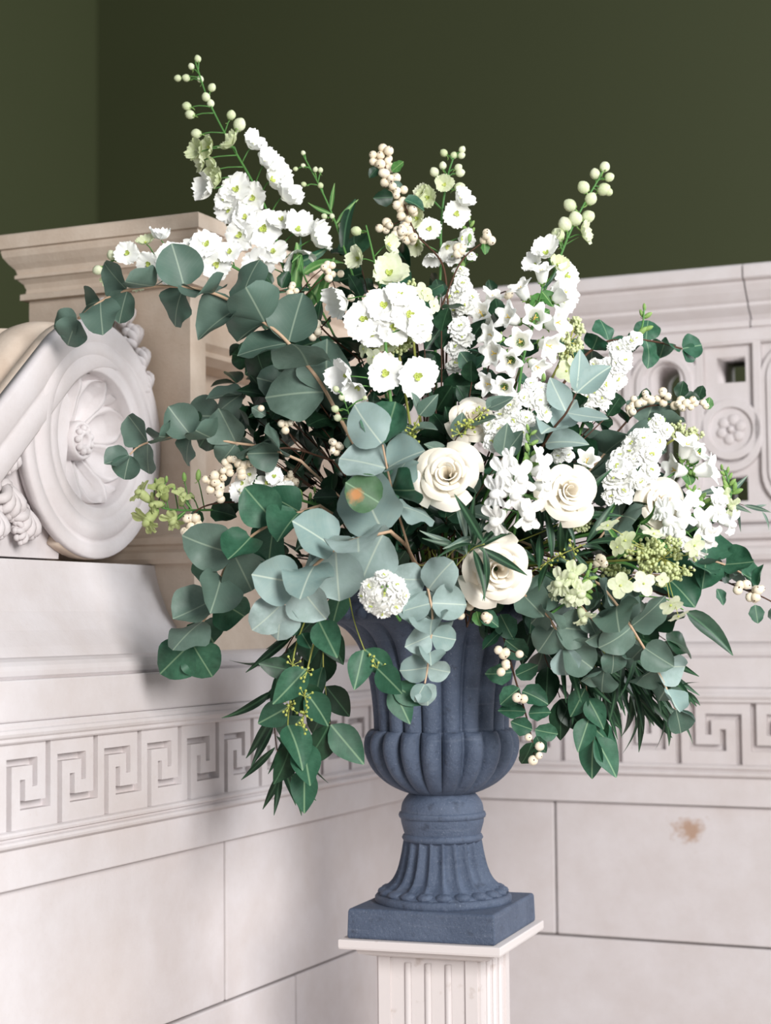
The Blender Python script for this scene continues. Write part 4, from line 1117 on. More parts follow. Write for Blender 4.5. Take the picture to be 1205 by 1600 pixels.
spike('bellflower', 'pale bellflowers half hidden between the stock and the leaning spire', 'bellflower',
      [(760, 560, 2.42), (765, 500, 2.45), (762, 470, 2.46)], [('bell', 768, 468, 21, (.3, .8, .4)), ('bell', 752, 490, 22, (-.3, .3, .8)), ('bell', 775, 495, 20, (.5, .1, .7)), ('bell', 760, 515, 20, (0, -.3, .9))])

# ---------------------------------------------------------------- stock
S_ = 'stock'
spike('stock', 'white double stock with a thin budded tip behind the middle', 'stock',
      [(712, 620, 2.38), (718, 540, 2.42), (718, 460, 2.45), (730, 390, 2.46), (737, 345, 2.47)],
      [(BG_, 733, 340, 9), (BG_, 738, 350, 9), (BG_, 726, 356, 10), (BG_, 738, 361, 10), (BG_, 734, 372, 11), (BG_, 740, 403, 13), (BG_, 723, 415, 13), (BG_, 712, 432, 14), (S_, 716, 458, 19), (S_, 735, 466, 18), (S_, 706, 468, 18), (S_, 722, 445, 16), (S_, 728, 482, 17), (S_, 711, 488, 16), (S_, 718, 512, 20), (S_, 724, 530, 18), (S_, 712, 545, 17), (S_, 725, 556, 15), (S_, 720, 424, 13), (S_, 712, 572, 17), (S_, 736, 400, 10), (S_, 709, 405, 14)])
spike('stock', 'white stock spike arching right with a green bud tip over the pierced stone', 'stock',
      [(900, 690, 2.38), (930, 620, 2.39), (960, 575, 2.41), (985, 540, 2.43), (1003, 512, 2.44), (1007, 478, 2.45)],
      [(BG_, 1007, 480, 9), (BG_, 1003, 490, 10), (BG_, 1012, 493, 12), (BG_, 1013, 513, 12), (BG_, 1003, 518, 15), (S_, 985, 535, 14), (S_, 994, 529, 12), (S_, 978, 542, 12), (S_, 966, 545, 16), (S_, 972, 565, 20), (S_, 958, 570, 19), (S_, 945, 580, 19), (S_, 962, 592, 20), (S_, 945, 604, 20), (S_, 928, 588, 17), (S_, 926, 612, 19), (S_, 938, 628, 18), (S_, 915, 626, 18), (S_, 975, 552, 14), (S_, 930, 570, 12), (S_, 920, 645, 16), (S_, 905, 605, 14)])
spike('stock', 'round white stock head hanging over the urn rim', 'stock',
      [(625, 970, 2.22), (603, 935, 2.18)],
      [(S_, 600, 928, 21, (0, .1, 1)), (S_, 580, 918, 19, (-.5, .3, .8)), (S_, 618, 915, 19, (.5, .3, .8)), (S_, 583, 943, 19, (-.5, -.4, .8)), (S_, 616, 945, 19, (.4, -.5, .8)), (S_, 600, 902, 17, (0, .8, .6)), (S_, 630, 930, 15, (.8, 0, .5)), (S_, 598, 955, 16, (0, -.8, .6)), (S_, 570, 930, 15, (-.8, -.1, .5)), (BG_, 602, 922, 8, (0, 0, 1), -.02), (BG_, 597, 917, 7, (0, 0, 1), -.02), (BG_, 606, 916, 7, (0, 0, 1), -.02)])
spike('stock', 'full white stock head between the bellflowers and the right-hand rose', 'stock',
      [(940, 830, 2.32), (975, 760, 2.32), (1005, 700, 2.33), (1028, 668, 2.35)],
      [(S_, 965, 730, 21), (S_, 958, 752, 19), (S_, 978, 745, 21), (S_, 972, 770, 20), (S_, 955, 775, 15), (S_, 985, 722, 19), (S_, 990, 695, 21), (S_, 1015, 708, 23), (S_, 1028, 690, 17), (S_, 1005, 685, 18), (S_, 1015, 735, 20), (S_, 1000, 752, 15), (S_, 1025, 665, 13), (S_, 1040, 672, 13), (S_, 1030, 655, 10), (BG_, 1018, 660, 12), (BG_, 1035, 660, 12), (BG_, 1024, 680, 13), (S_, 985, 705, 17), (S_, 970, 712, 15)])
spike('stock', 'small separate tuft of white stock in shade above the right-hand rose', 'stock',
      [(870, 740, 2.32), (880, 708, 2.32)], [(S_, 880, 700, 14), (S_, 873, 712, 13), (S_, 888, 712, 11), (S_, 885, 695, 9)])
spike('stock', 'white stock florets under the open bells around the green stem', 'stock',
      [(790, 800, 2.30), (812, 700, 2.27), (828, 640, 2.28), (840, 600, 2.29)],
      [(S_, 800, 635, 18), (S_, 820, 622, 15), (S_, 842, 625, 17), (S_, 850, 645, 15), (S_, 785, 650, 17), (S_, 803, 660, 19), (S_, 822, 655, 17), (S_, 780, 672, 18), (S_, 812, 680, 18), (S_, 790, 690, 17), (S_, 770, 690, 16), (S_, 765, 665, 14), (S_, 830, 600, 12), (S_, 845, 608, 12), (BG_, 850, 590, 10), (BG_, 838, 585, 10), (BG_, 855, 602, 10)])
spike('stock', 'starry white florets with green centres beside the left snowberries', 'stock',
      [(500, 790, 2.32), (450, 775, 2.33), (400, 755, 2.34)],
      [(D_, 378, 768, 20), (D_, 392, 742, 16), (D_, 405, 783, 18), (D_, 418, 757, 21), (D_, 438, 785, 23), (D_, 388, 778, 17), (D_, 428, 745, 16), (D_, 448, 765, 15), (D_, 380, 755, 15), (BG_, 470, 770, 9), (BG_, 485, 775, 9), (BG_, 492, 765, 8)])

# ---------------------------------------------------------------- snapdragons
N_, NC, NL_ = 'snap', 'snap_cream', 'snap_lime'
def tipbuds(pts, r0, r1, n):
    out = []
    for i in range(n):
        t = i / (n - 1); k = t * (len(pts) - 1); j = min(int(k), len(pts) - 2); u = k - j
        x = pts[j][0] + (pts[j + 1][0] - pts[j][0]) * u; y = pts[j][1] + (pts[j + 1][1] - pts[j][1]) * u
        s = r0 + (r1 - r0) * t
        out.append((BG_, x + (s * .5 if i % 2 else -s * .5), y, s))
    return out
spike('snapdragon', 'white snapdragon with a green budded tip between the two upper roses', 'snapdragon',
      [(800, 850, 2.24), (812, 790, 2.215), (825, 720, 2.215), (828, 670, 2.22)],
      tipbuds([(829, 668), (830, 715), (826, 735)], 9, 17, 13) +
      [(N_, 790, 742, 22, (-.5, .1, .8)), (N_, 815, 748, 22, (-.1, .0, 1)), (N_, 843, 735, 20, (.6, .2, .7)), (N_, 846, 760, 19, (.7, -.1, .7)), (N_, 782, 770, 22, (-.7, -.1, .7)), (N_, 806, 772, 20, (-.1, -.2, 1)), (N_, 779, 808, 22, (-.5, -.5, .7)), (N_, 822, 800, 23, (.3, -.4, .8)), (N_, 838, 715, 13, (.6, .3, .6)), (N_, 800, 720, 15, (-.6, .3, .7))],
      leaves=[('strap', 'leaf_fresh', 815, 770, 26, .6, -.3)])
spike('snapdragon', 'cream snapdragon with a fresh green tip hanging beside the urn rim rose', 'snapdragon',
      [(845, 970, 2.27), (880, 945, 2.26), (900, 925, 2.255), (918, 895, 2.25)],
      tipbuds([(927, 885), (918, 915), (908, 935)], 9, 15, 11) +
      [(NC, 895, 905, 20, (-.2, .5, .8)), (NC, 880, 912, 19, (-.7, .1, .7)), (NC, 905, 925, 18, (.2, -.2, .9)), (NC, 910, 960, 15, (.3, -.8, .5)), (NC, 892, 930, 15, (-.4, -.4, .8)), (NC, 872, 925, 13, (-.8, 0, .5))])
spike('snapdragon', 'white snapdragon with a dark green tip reaching over the pierced balustrade', 'snapdragon',
      [(1000, 860, 2.32), (1060, 820, 2.32), (1090, 795, 2.33), (1082, 765, 2.34)],
      tipbuds([(1078, 760), (1090, 775), (1105, 790)], 8, 16, 10) +
      [(N_, 1070, 805, 22, (-.3, .2, .9)), (N_, 1050, 815, 22, (-.6, .1, .8)), (N_, 1098, 818, 22, (.2, -.1, .9)), (N_, 1118, 800, 20, (.5, .2, .8)), (N_, 1135, 815, 18, (.8, -.3, .5)), (N_, 1062, 830, 20, (-.2, -.4, .9)), (N_, 1105, 835, 18, (.3, -.5, .7)), (N_, 1120, 780, 14, (.4, .5, .7)), (N_, 1040, 800, 16, (-.7, .3, .6)), (N_, 1085, 785, 14, (0, .5, .8)), (N_, 1085, 855, 17, (0, -.8, .6))],
      leaves=[('strap', 'leaf_fresh', 1060, 830, 40, -.4, .5)])
spike('snapdragon', 'thin snapdragon tip with dark green buds at the far right', 'snapdragon',
      [(1060, 840, 2.38), (1130, 800, 2.40), (1142, 775, 2.40), (1134, 735, 2.41)],
      tipbuds([(1132, 730), (1138, 752), (1145, 768)], 8, 14, 10) + [(NC, 1142, 790, 13, (.2, -.4, .8)), (NC, 1136, 776, 11, (-.4, 0, .8))])
spike('snapdragon', 'lime green snapdragon lying sideways in front of the carved scroll', 'snapdragon',
      [(450, 800, 2.38), (380, 795, 2.38), (320, 797, 2.38), (265, 796, 2.38), (235, 785, 2.38)],
      [(NL_, 225, 775, 17, (-.7, .6, .4)), (NL_, 255, 770, 18, (-.2, .7, .6)), (NL_, 235, 808, 20, (-.5, -.6, .6)), (NL_, 270, 808, 16, (0, -.6, .7)), (NL_, 285, 780, 14, (.2, .7, .5)), (NL_, 245, 788, 14, (-.8, 0, .6)), (BG_, 243, 752, 8), (BG_, 260, 749, 9), (BG_, 288, 746, 12), (BG_, 310, 743, 14), (BG_, 272, 763, 9), (BG_, 300, 775, 10)],
      leaves=[('narrow', 'leaf_fresh', 300, 795, 40, -.5, .6), ('narrow', 'leaf_fresh', 290, 797, 40, -.6, -.5), ('snow', 'leaf_dark', 330, 795, 42, .6, -.1), ('snow', 'leaf_dark', 310, 800, 30, -.2, -.8), ('snow', 'leaf_dark', 340, 790, 46, .7, .3)])

# ---------------------------------------------------------------- hydrangea panicles
def panicle(label, cx, cy, d, rx, ry, count, bracts, ang=0.0, group=None, mat='bead', bead=2.9):
    c = P(cx, cy, d); bp = base_pt(c); rt = root('hydrangea_panicle', bp, label, 'hydrangea', group)
    mb = MB(); st = MB(); s = 1 / ppm(d)
    for k in range(max(6, count // 14)):                  # small umbels of beads
        while True:
            x, y, z = rnd.uniform(-1, 1), rnd.uniform(-1, 1), rnd.uniform(-.6, 1)
            if x * x + y * y + z * z < 1: break
        u = x * math.cos(ang) * rx - y * math.sin(ang) * ry; v = x * math.sin(ang) * rx + y * math.cos(ang) * ry
        q = c + V(u * s, v * s, z * min(rx, ry) * s * .7)
        st.tube([c.lerp(q, .1), q], .0008, .0006, 4)
        for j in range(14):
            o = jit(1).normalized() * rnd.uniform(4, 10) * s
            mb.ball(q + o, bead * s * rnd.uniform(.75, 1.2), 5, 4)
            st.tube([q, q + o], .0003, .0003, 3)
    bo = mb.build('flower_beads', M[mat], rt, True); bo['kind'] = 'stuff'
    SP.add(SP.tree(SP.shape([bo.data], Matrix.Translation(bp))), oid(rt))
    for (px, py, sz, face) in bracts:
        q = P(px, py, d - .03)
        o = put_flower(rt, 'hyd', q, V(*face).normalized(), sz * s); q = o.matrix_basis.translation + bp
        st.tube([c.lerp(q, .3), q], .0006, .0005, 4)
    def make_stem(k, dz=0):
        m2 = MB(); m2.v = list(st.v); m2.f = list(st.f); m2.tube(route(bp, c, k), .0026, .0016, 6); return m2
    later_stem(rt, M['stem_yellow'], make_stem)
panicle('large green hydrangea panicle with cream bracts low on the right', 1035, 872, 2.235, 58, 44, 520,
        [(970, 915, 22, (-.2, .1, 1)), (1006, 912, 20, (.1, .1, 1)), (978, 845, 20, (-.5, .4, .5)), (950, 822, 20, (-.3, .8, .3)), (1022, 835, 20, (.1, .9, .3)), (1048, 945, 22, (.2, -.6, .5)), (1060, 962, 18, (.3, -.8, .3)), (1085, 852, 20, (.4, -.3, .6)), (965, 855, 16, (-.7, 0, .5)), (1035, 905, 12, (.1, -.2, .9))], -.3)
panicle('slim upright green hydrangea panicle beside the bellflowers', 890, 535, 2.38, 18, 38, 240, [(885, 580, 20, (.2, .1, .9)), (900, 570, 16, (.5, .2, .8))], -.25)
panicle('small green hydrangea tuft beneath the dark berries on the right', 1068, 676, 2.40, 24, 13, 120, [])
panicle('airy green hydrangea buds among the white middle florets', 622, 543, 2.325, 28, 12, 90, [(662, 518, 18, (.3, .1, .9)), (650, 520, 14, (-.3, -.2, .8)), (607, 540, 18, (.1, -.8, .5)), (584, 558, 16, (-.5, -.2, .6)), (568, 545, 14, (-.7, 0, .4))])
panicle('green hydrangea buds with cream bracts behind the middle delphinium', 640, 455, 2.36, 22, 26, 110, [(660, 455, 15, (.2, .3, .9)), (678, 478, 14, (.6, -.1, .6)), (668, 462, 12, (.4, .2, .7))])
panicle('small pale hydrangea buds below the right-hand rose', 962, 890, 2.33, 20, 16, 90, [])
panicle('green hydrangea buds under the dark leaves beside the right-hand rose', 905, 826, 2.34, 22, 12, 80, [])

# ---------------------------------------------------------------- snowberries
berries('snowberry_sprig', 'tallest snowberry sprig, berry clusters climbing against the dark wall',
        [(700, 470, 2.44), (690, 410, 2.45), (650, 365, 2.46), (632, 320, 2.47), (610, 280, 2.48), (598, 250, 2.49)],
        [(597, 247, 9, 17), (605, 262, 2, 6), (602, 276, 4, 11), (618, 276, 3, 9), (622, 300, 5, 14), (626, 318, 3, 9), (638, 330, 5, 14), (632, 355, 6, 15), (622, 362, 4, 12), (600, 357, 4, 12), (640, 370, 5, 14)], bs=7.5,
        leaves=[('leaf_fresh', 612, 268, 24, .6, .5), ('leaf_dark', 615, 308, 32, -.8, -.1), ('leaf_green', 632, 312, 34, .7, -.2), ('leaf_grey', 612, 288, 20, .6, -.2), ('leaf_dark', 590, 262, 20, -.5, -.6)])
berries('snowberry_sprig', 'snowberry twig poking right with one tight cluster below the delphinium',
        [(690, 480, 2.42), (720, 410, 2.44), (757, 376, 2.45)], [(760, 373, 5, 10), (718, 392, 3, 8), (715, 388, 2, 6)], bs=7.5, leaves=[('leaf_fresh', 757, 380, 18, .1, -.9)])
berries('snowberry_sprig', 'snowberry sprig with crowded clusters in front of the pier base',
        [(520, 720, 2.34), (450, 700, 2.34), (400, 715, 2.34), (360, 740, 2.34), (330, 762, 2.34)],
        [(335, 757, 8, 17), (350, 745, 7, 16), (362, 722, 5, 11), (390, 717, 5, 11), (378, 735, 4, 9), (398, 712, 3, 7), (345, 772, 4, 9)], bs=7.5)
berries('snowberry_sprig', 'snowberries dangling below the lime snapdragon beside the scroll',
        [(430, 790, 2.36), (350, 785, 2.36), (305, 800, 2.36), (296, 835, 2.36)], [(302, 812, 5, 13), (310, 820, 2, 7), (294, 841, 5, 11), (291, 830, 2, 5)], bs=8)
berries('snowberry_sprig', 'small snowberry sprig beside the round leaves left of centre',
        [(520, 720, 2.35), (470, 700, 2.33), (440, 660, 2.32), (410, 640, 2.32)], [(447, 664, 5, 9), (408, 638, 1, 0), (452, 752, 7, 12, .03), (455, 742, 3, 7, .03)], bs=6.5, leaves=[('leaf_dark', 425, 655, 26, .4, .7), ('leaf_grey', 415, 650, 26, -.6, .4)])
berries('snowberry_sprig', 'tight snowberry cluster in the dark gap beside the pale eucalyptus top',
        [(560, 760, 2.30), (540, 725, 2.27), (525, 702, 2.265)], [(525, 699, 8, 12)], bs=6.5)
berries('snowberry_sprig', 'snowberries strewn among the dark leaves above the arching eucalyptus',
        [(560, 560, 2.38), (510, 520, 2.38), (480, 480, 2.39), (465, 460, 2.40)], [(477, 475, 2, 8), (490, 520, 4, 10), (483, 482, 2, 6), (520, 425, 6, 14), (510, 415, 3, 8), (493, 508, 2, 7), (455, 452, 4, 9), (545, 470, 2, 6), (420, 455, 4, 9)], bs=6.5, leaves=[('leaf_dark', 440, 450, 28, .3, .8), ('leaf_dark', 425, 445, 26, -.4, .6)])
berries('snowberry_sprig', 'snowberry trail with ruffled green leaves hanging down beside the urn',
        [(775, 960, 2.30), (790, 1005, 2.30), (805, 1060, 2.31), (820, 1110, 2.32), (830, 1150, 2.32), (836, 1180, 2.32)],
        [(785, 1020, 3, 9), (812, 1022, 1, 0), (790, 1040, 2, 8), (818, 1092, 1, 0), (808, 1090, 1, 0), (826, 1152, 1, 0), (843, 1173, 2, 9), (833, 1188, 1, 0), (783, 1050, 1, 0)], bs=7.5,
        leaves=[('leaf_green', 785, 985, 44, -.5, -.4), ('leaf_green', 790, 1000, 46, .5, -.4), ('leaf_green', 800, 1050, 41, -.7, -.1), ('leaf_green', 806, 1055, 39, .7, .3), ('leaf_green', 812, 1075, 41, -.6, -.5), ('leaf_green', 816, 1080, 44, .6, -.2), ('leaf_green', 822, 1112, 44, -.9, .1), ('leaf_green', 826, 1115, 36, .6, .1), ('leaf_green', 832, 1140, 36, -.6, .2), ('leaf_green', 836, 1140, 39, .8, -.2), ('leaf_dark', 832, 1160, 39, -.3, -.8), ('leaf_green', 782, 960, 44, .3, -.6), ('leaf_green', 838, 1150, 31, .4, -.8)])
berries('snowberry_sprig', 'snowberry sprig with round olive leaves reaching past the right edge',
        [(1040, 930, 2.36), (1110, 905, 2.38), (1160, 920, 2.39), (1190, 932, 2.40), (1215, 945, 2.40)],
        [(1160, 912, 3, 8), (1153, 922, 1, 0), (1183, 927, 3, 9), (1175, 935, 2, 7), (1190, 920, 1, 0)], bs=7.5,
        leaves=[('leaf_green', 1125, 905, 26, .1, 1), ('leaf_dark', 1140, 905, 34, -.3, .2), ('leaf_green', 1185, 915, 34, .0, 1), ('leaf_green', 1180, 945, 30, .1, -.9), ('leaf_green', 1120, 920, 28, .4, -.8), ('leaf_dark', 1205, 950, 24, .3, -.7)])
berries('snowberry_sprig', 'cream berry sprig with dark leaves in front of the balustrade openings',
        [(960, 680, 2.42), (1000, 640, 2.43), (1040, 632, 2.44), (1075, 630, 2.44), (1100, 632, 2.45)],
        [(1010, 622, 4, 11), (1038, 622, 6, 12), (1062, 632, 6, 13), (1085, 630, 3, 9), (1100, 632, 2, 7), (990, 632, 4, 10), (985, 645, 4, 9)], bs=7,
        leaves=[('leaf_dark', 1005, 632, 26, .2, .9), ('leaf_dark', 1062, 622, 28, .2, .9), ('leaf_dark', 1068, 622, 26, .9, .1), ('leaf_dark', 1090, 625, 24, .2, .6), ('leaf_fresh', 1105, 640, 20, .2, .8)])
berries('snowberry_sprig', 'few snowberries tucked under the low rose at the urn rim',
        [(730, 980, 2.28), (738, 950, 2.27), (735, 935, 2.26)], [(735, 934, 1, 0), (738, 946, 2, 7), (720, 962, 1, 0), (762, 968, 3, 8)], bs=7.5, leaves=[('leaf_green', 750, 960, 34, .6, -.3), ('leaf_fresh', 745, 955, 24, .2, -.9)])
berries('snowberry_sprig', 'pair of snowberries between the hydrangea and the cream snapdragon',
        [(920, 920, 2.29), (935, 885, 2.28)], [(944, 881, 1, 0), (933, 880, 1, 0), (938, 872, 2, 5)], bs=8)
berries('snowberry_sprig', 'brown twig with one snowberry beside the stock spike',
        [(730, 560, 2.44), (745, 490, 2.45), (770, 465, 2.45), (790, 455, 2.45)], [(762, 475, 1, 0), (793, 462, 2, 5)], bs=6.5, leaves=[('leaf_dark', 770, 460, 24, -.2, .8), ('leaf_dark', 735, 485, 28, .6, -.5)])

# ---------------------------------------------------------------- eucalyptus and other foliage
br = branch
br('eucalyptus_branch', 'long grey-green eucalyptus branch arching left in front of the scroll top', 'eucalyptus',
   [(535, 660, 2.30), (502, 600, 2.30), (472, 561, 2.30), (440, 525, 2.30), (410, 502, 2.30), (356, 468, 2.31), (311, 452, 2.31), (259, 447, 2.32), (214, 450, 2.33), (177, 461, 2.34), (147, 478, 2.34), (122, 498, 2.35)],
   'round', 'leaf_grey', 11, 92, 52, t0=.10, face=.9, r=.0028)
br('eucalyptus_branch', 'short grey-green eucalyptus branch pointing left at the scroll rosette', 'eucalyptus',
   [(470, 720, 2.32), (420, 700, 2.32), (367, 692, 2.33), (319, 683, 2.33), (280, 681, 2.34), (246, 687, 2.34), (218, 697, 2.35), (203, 710, 2.35)],
   'round', 'leaf_grey', 8, 62, 46, t0=.12)
br('eucalyptus_branch', 'green eucalyptus branch of big round leaves drooping over the ledge', 'eucalyptus',
   [(500, 790, 2.29), (448, 808, 2.29), (401, 832, 2.29), (369, 861, 2.30), (350, 890, 2.31), (338, 925, 2.32), (328, 955, 2.33), (308, 985, 2.34), (300, 1005, 2.34)],
   'round', 'leaf_green', 8, 80, 66, t0=.1, mk2='leaf_grey', face=.9, phase=1)
br('eucalyptus_branch', 'palest silvery eucalyptus branch sweeping down left over the urn rim', 'eucalyptus',
   [(610, 830, 2.22), (560, 842, 2.21), (524, 858, 2.21), (483, 892, 2.21), (457, 922, 2.22), (442, 942, 2.22)],
   'round', 'leaf_pale', 6, 98, 62, t0=.05, face=1.0, r=.0028)
tp = br('eucalyptus_branch', 'blue-grey eucalyptus top with one rust-spotted leaf beside the first rose', 'eucalyptus',
   [(640, 860, 2.30), (622, 800, 2.24), (608, 745, 2.20), (598, 695, 2.20)], 'round', 'leaf_pale', 4, 74, 70, t0=.5, mk2='leaf_green', face=.8, fwd=.3)
later_leaf(tp, SPOT, P(592, 785, 2.185), V(-.8, .5, .15), TOCAM + UPV * .2, 60 / ppm(2.2))
br('eucalyptus_branch', 'pale ribbed eucalyptus sprig hanging straight down over the urn body', 'eucalyptus',
   [(665, 905, 2.25), (672, 935, 2.225), (676, 965, 2.225), (672, 1010, 2.23), (668, 1045, 2.23), (664, 1068, 2.23)],
   'round', 'leaf_pale', 8, 60, 34, t0=.0, face=1.1, spread=1.0, fwd=.25, jitter=.15, stem='stem_tan')
br('eucalyptus_branch', 'grey eucalyptus sprig hanging over the right side of the urn rim', 'eucalyptus',
   [(820, 930, 2.25), (848, 952, 2.24), (870, 985, 2.25), (880, 1010, 2.26)], 'round', 'leaf_grey', 4, 58, 54, mk2='leaf_pale', face=1.0)
br('eucalyptus_branch', 'grey-green eucalyptus branch trailing down right with a pale straight stem', 'eucalyptus',
   [(940, 915, 2.27), (969, 952, 2.26), (1002, 1005, 2.27), (1026, 1045, 2.28), (1042, 1077, 2.29), (1056, 1108, 2.30)], 'round', 'leaf_grey', 7, 74, 46, mk2='leaf_pale', face=.75, jitter=.38)
br('eucalyptus_branch', 'eucalyptus branch hanging between the urn side and the straight pale stem', 'eucalyptus',
   [(890, 930, 2.26), (915, 955, 2.25), (945, 990, 2.25), (960, 1020, 2.26), (945, 1045, 2.27)], 'round', 'leaf_grey', 5, 68, 48, mk2='leaf_pale', face=.75, phase=1, jitter=.38)
br('eucalyptus_branch', 'small round green eucalyptus leaves silhouetted against the balustrade rail', 'eucalyptus',
   [(880, 600, 2.42), (910, 560, 2.44), (945, 535, 2.45), (985, 530, 2.46), (1030, 535, 2.47), (1066, 545, 2.48)], 'round', 'leaf_green', 7, 50, 34, stem='stem_brown', t0=.2, fwd=.2)
br('eucalyptus_branch', 'blue-grey pointed eucalyptus leaves beside the arching stock spike', 'eucalyptus',
   [(840, 710, 2.30), (865, 670, 2.27), (885, 645, 2.26), (900, 615, 2.26)], 'oval', 'leaf_pale', 4, 74, 62, stem='stem_brown', t0=.2, face=.9)
br('eucalyptus_branch', 'large dusky eucalyptus leaves behind the full stock head', 'eucalyptus',
   [(900, 760, 2.37), (935, 720, 2.37), (965, 690, 2.38), (1010, 665, 2.39)], 'round', 'leaf_grey', 4, 92, 70, t0=.15)
br('eucalyptus_branch', 'eucalyptus leaves cupped around the hydrangea panicle at the far right', 'eucalyptus',
   [(1040, 900, 2.36), (1080, 885, 2.36), (1105, 875, 2.37), (1140, 885, 2.38), (1158, 895, 2.39)], 'round', 'leaf_green', 5, 74, 44, mk2='leaf_grey')
br('eucalyptus_branch', 'dusky eucalyptus leaves below the right-hand roses beside the hydrangea', 'eucalyptus',
   [(930, 850, 2.33), (960, 815, 2.33), (1000, 790, 2.34)], 'round', 'leaf_grey', 3, 80, 66, t0=.2)
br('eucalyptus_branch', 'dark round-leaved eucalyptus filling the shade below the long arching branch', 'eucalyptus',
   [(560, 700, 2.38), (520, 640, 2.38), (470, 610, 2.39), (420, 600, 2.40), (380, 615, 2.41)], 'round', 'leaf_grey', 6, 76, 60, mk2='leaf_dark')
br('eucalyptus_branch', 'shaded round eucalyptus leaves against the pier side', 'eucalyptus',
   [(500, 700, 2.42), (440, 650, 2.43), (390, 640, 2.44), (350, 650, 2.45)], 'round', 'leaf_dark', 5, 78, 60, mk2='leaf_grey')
# smooth oval seeded eucalyptus hanging at the lower left
br('seeded_eucalyptus', 'long seeded eucalyptus hanging low at the left, ending in one big oval leaf', 'eucalyptus',
   [(500, 930, 2.26), (495, 985, 2.25), (480, 1050, 2.26), (475, 1110, 2.27), (472, 1160, 2.27), (476, 1195, 2.27)], 'oval', 'leaf_green', 8, 72, 80, stem='stem_yellow', pair=False, face=1.1, r=.0014, tipleaf='one', seeds=4, spread=.8, fwd=.8, jitter=.15)
br('seeded_eucalyptus', 'thin seeded eucalyptus twig with paired oval leaves crossing the urn flutes', 'eucalyptus',
   [(545, 930, 2.26), (555, 975, 2.25), (574, 1025, 2.245), (590, 1045, 2.245), (612, 1070, 2.245)], 'oval', 'leaf_green', 3, 60, 64, stem='stem_yellow', pair=True, t0=.55, face=1.1, r=.0011, seeds=2, spread=.5, fwd=.8, jitter=.15)
br('seeded_eucalyptus', 'seeded eucalyptus with overlapping oval leaves close beside the hanging long one', 'eucalyptus',
   [(480, 960, 2.30), (460, 1020, 2.29), (455, 1080, 2.29), (450, 1130, 2.30), (455, 1160, 2.30)], 'oval', 'leaf_green', 8, 66, 74, stem='stem_yellow', pair=False, face=1.0, r=.0014, seeds=3, spread=.8, fwd=.6, mk2='leaf_dark')
br('seeded_eucalyptus', 'seeded eucalyptus with shaded oval leaves nearest the urn lobes', 'eucalyptus',
   [(510, 950, 2.33), (505, 1030, 2.32), (510, 1090, 2.32), (515, 1130, 2.32)], 'oval', 'leaf_dark', 7, 64, 76, stem='stem_yellow', pair=False, r=.0013, spread=.6, fwd=.8, mk2='leaf_green')
br('willow_eucalyptus', 'wispy dark willow eucalyptus hanging against the left key frieze', 'eucalyptus',
   [(490, 950, 2.40), (450, 1010, 2.40), (430, 1080, 2.40), (430, 1150, 2.40), (440, 1200, 2.40)], 'narrow', 'leaf_dark', 16, 90, 80, stem='stem_brown', pair=False, r=.0012, spread=.6, fwd=.7, face=.6)
br('willow_eucalyptus', 'second wispy dark willow strand behind the oval leaves at left', 'eucalyptus',
   [(500, 950, 2.41), (470, 1040, 2.41), (460, 1120, 2.41), (450, 1190, 2.41)], 'narrow', 'leaf_dark', 14, 95, 85, stem='stem_brown', pair=False, r=.0012, spread=.5, fwd=.8, phase=1)
for i, (x0, y0, x1, y1, x2, y2) in enumerate(((880, 960, 930, 1040, 945, 1090), (920, 970, 975, 1045, 1000, 1095), (860, 970, 895, 1040, 915, 1085), (950, 980, 1000, 1050, 1035, 1100), (905, 965, 955, 1035, 985, 1080), (965, 960, 1020, 1030, 1050, 1075))):
    br('willow_eucalyptus', 'dark drooping willow eucalyptus strand hanging right of the urn', 'eucalyptus',
       [(x0, y0, 2.36), (x1, y1, 2.36 - .01 * (i % 3)), (x2, y2, 2.37 - .01 * (i % 3))], 'narrow', 'leaf_dark', 13, 92, 78, stem='stem_yellow', pair=False, r=.0012, spread=.4, fwd=.9, face=.6, group='willow strands right of the urn', t0=.25)
br('seeded_eucalyptus', 'dark oval leaves hanging beside the snowberry trail at the urn side', 'eucalyptus',
   [(840, 960, 2.38), (850, 1020, 2.38), (865, 1060, 2.38), (875, 1090, 2.38)], 'oval', 'leaf_dark', 6, 80, 66, stem='stem_brown', pair=False, r=.0013, fwd=.8, spread=.6)
br('seeded_eucalyptus', 'lowest oval leaves hanging clear on a thread against the right key frieze', 'eucalyptus',
   [(905, 980, 2.36), (915, 1060, 2.36), (920, 1110, 2.36), (928, 1150, 2.36)], 'oval', 'leaf_green', 6, 58, 66, stem='stem_tan', pair=False, r=.0009, t0=.55, mk2='leaf_dark', fwd=.8, spread=.6)
br('broad_leaf_sprig', 'long dark pointed leaf jutting right above the stone ledge', 'foliage',
   [(990, 930, 2.34), (1040, 936, 2.34), (1068, 953, 2.34)], 'lance', 'leaf_dark', 1, 112, 112, stem='stem_green', pair=False, fwd=1.0, spread=.0, r=.0016, tipleaf=False, jitter=.08)
br('willow_eucalyptus', 'red-stemmed willow twig with tiny leaves reaching right over the balustrade', 'eucalyptus',
   [(1040, 770, 2.42), (1100, 775, 2.43), (1140, 783, 2.44), (1190, 798, 2.45)], 'narrow', 'leaf_grey', 9, 70, 34, stem='stem_brown', pair=False, r=.0008, t0=.2, fwd=.8, spread=.7, tipleaf=False)
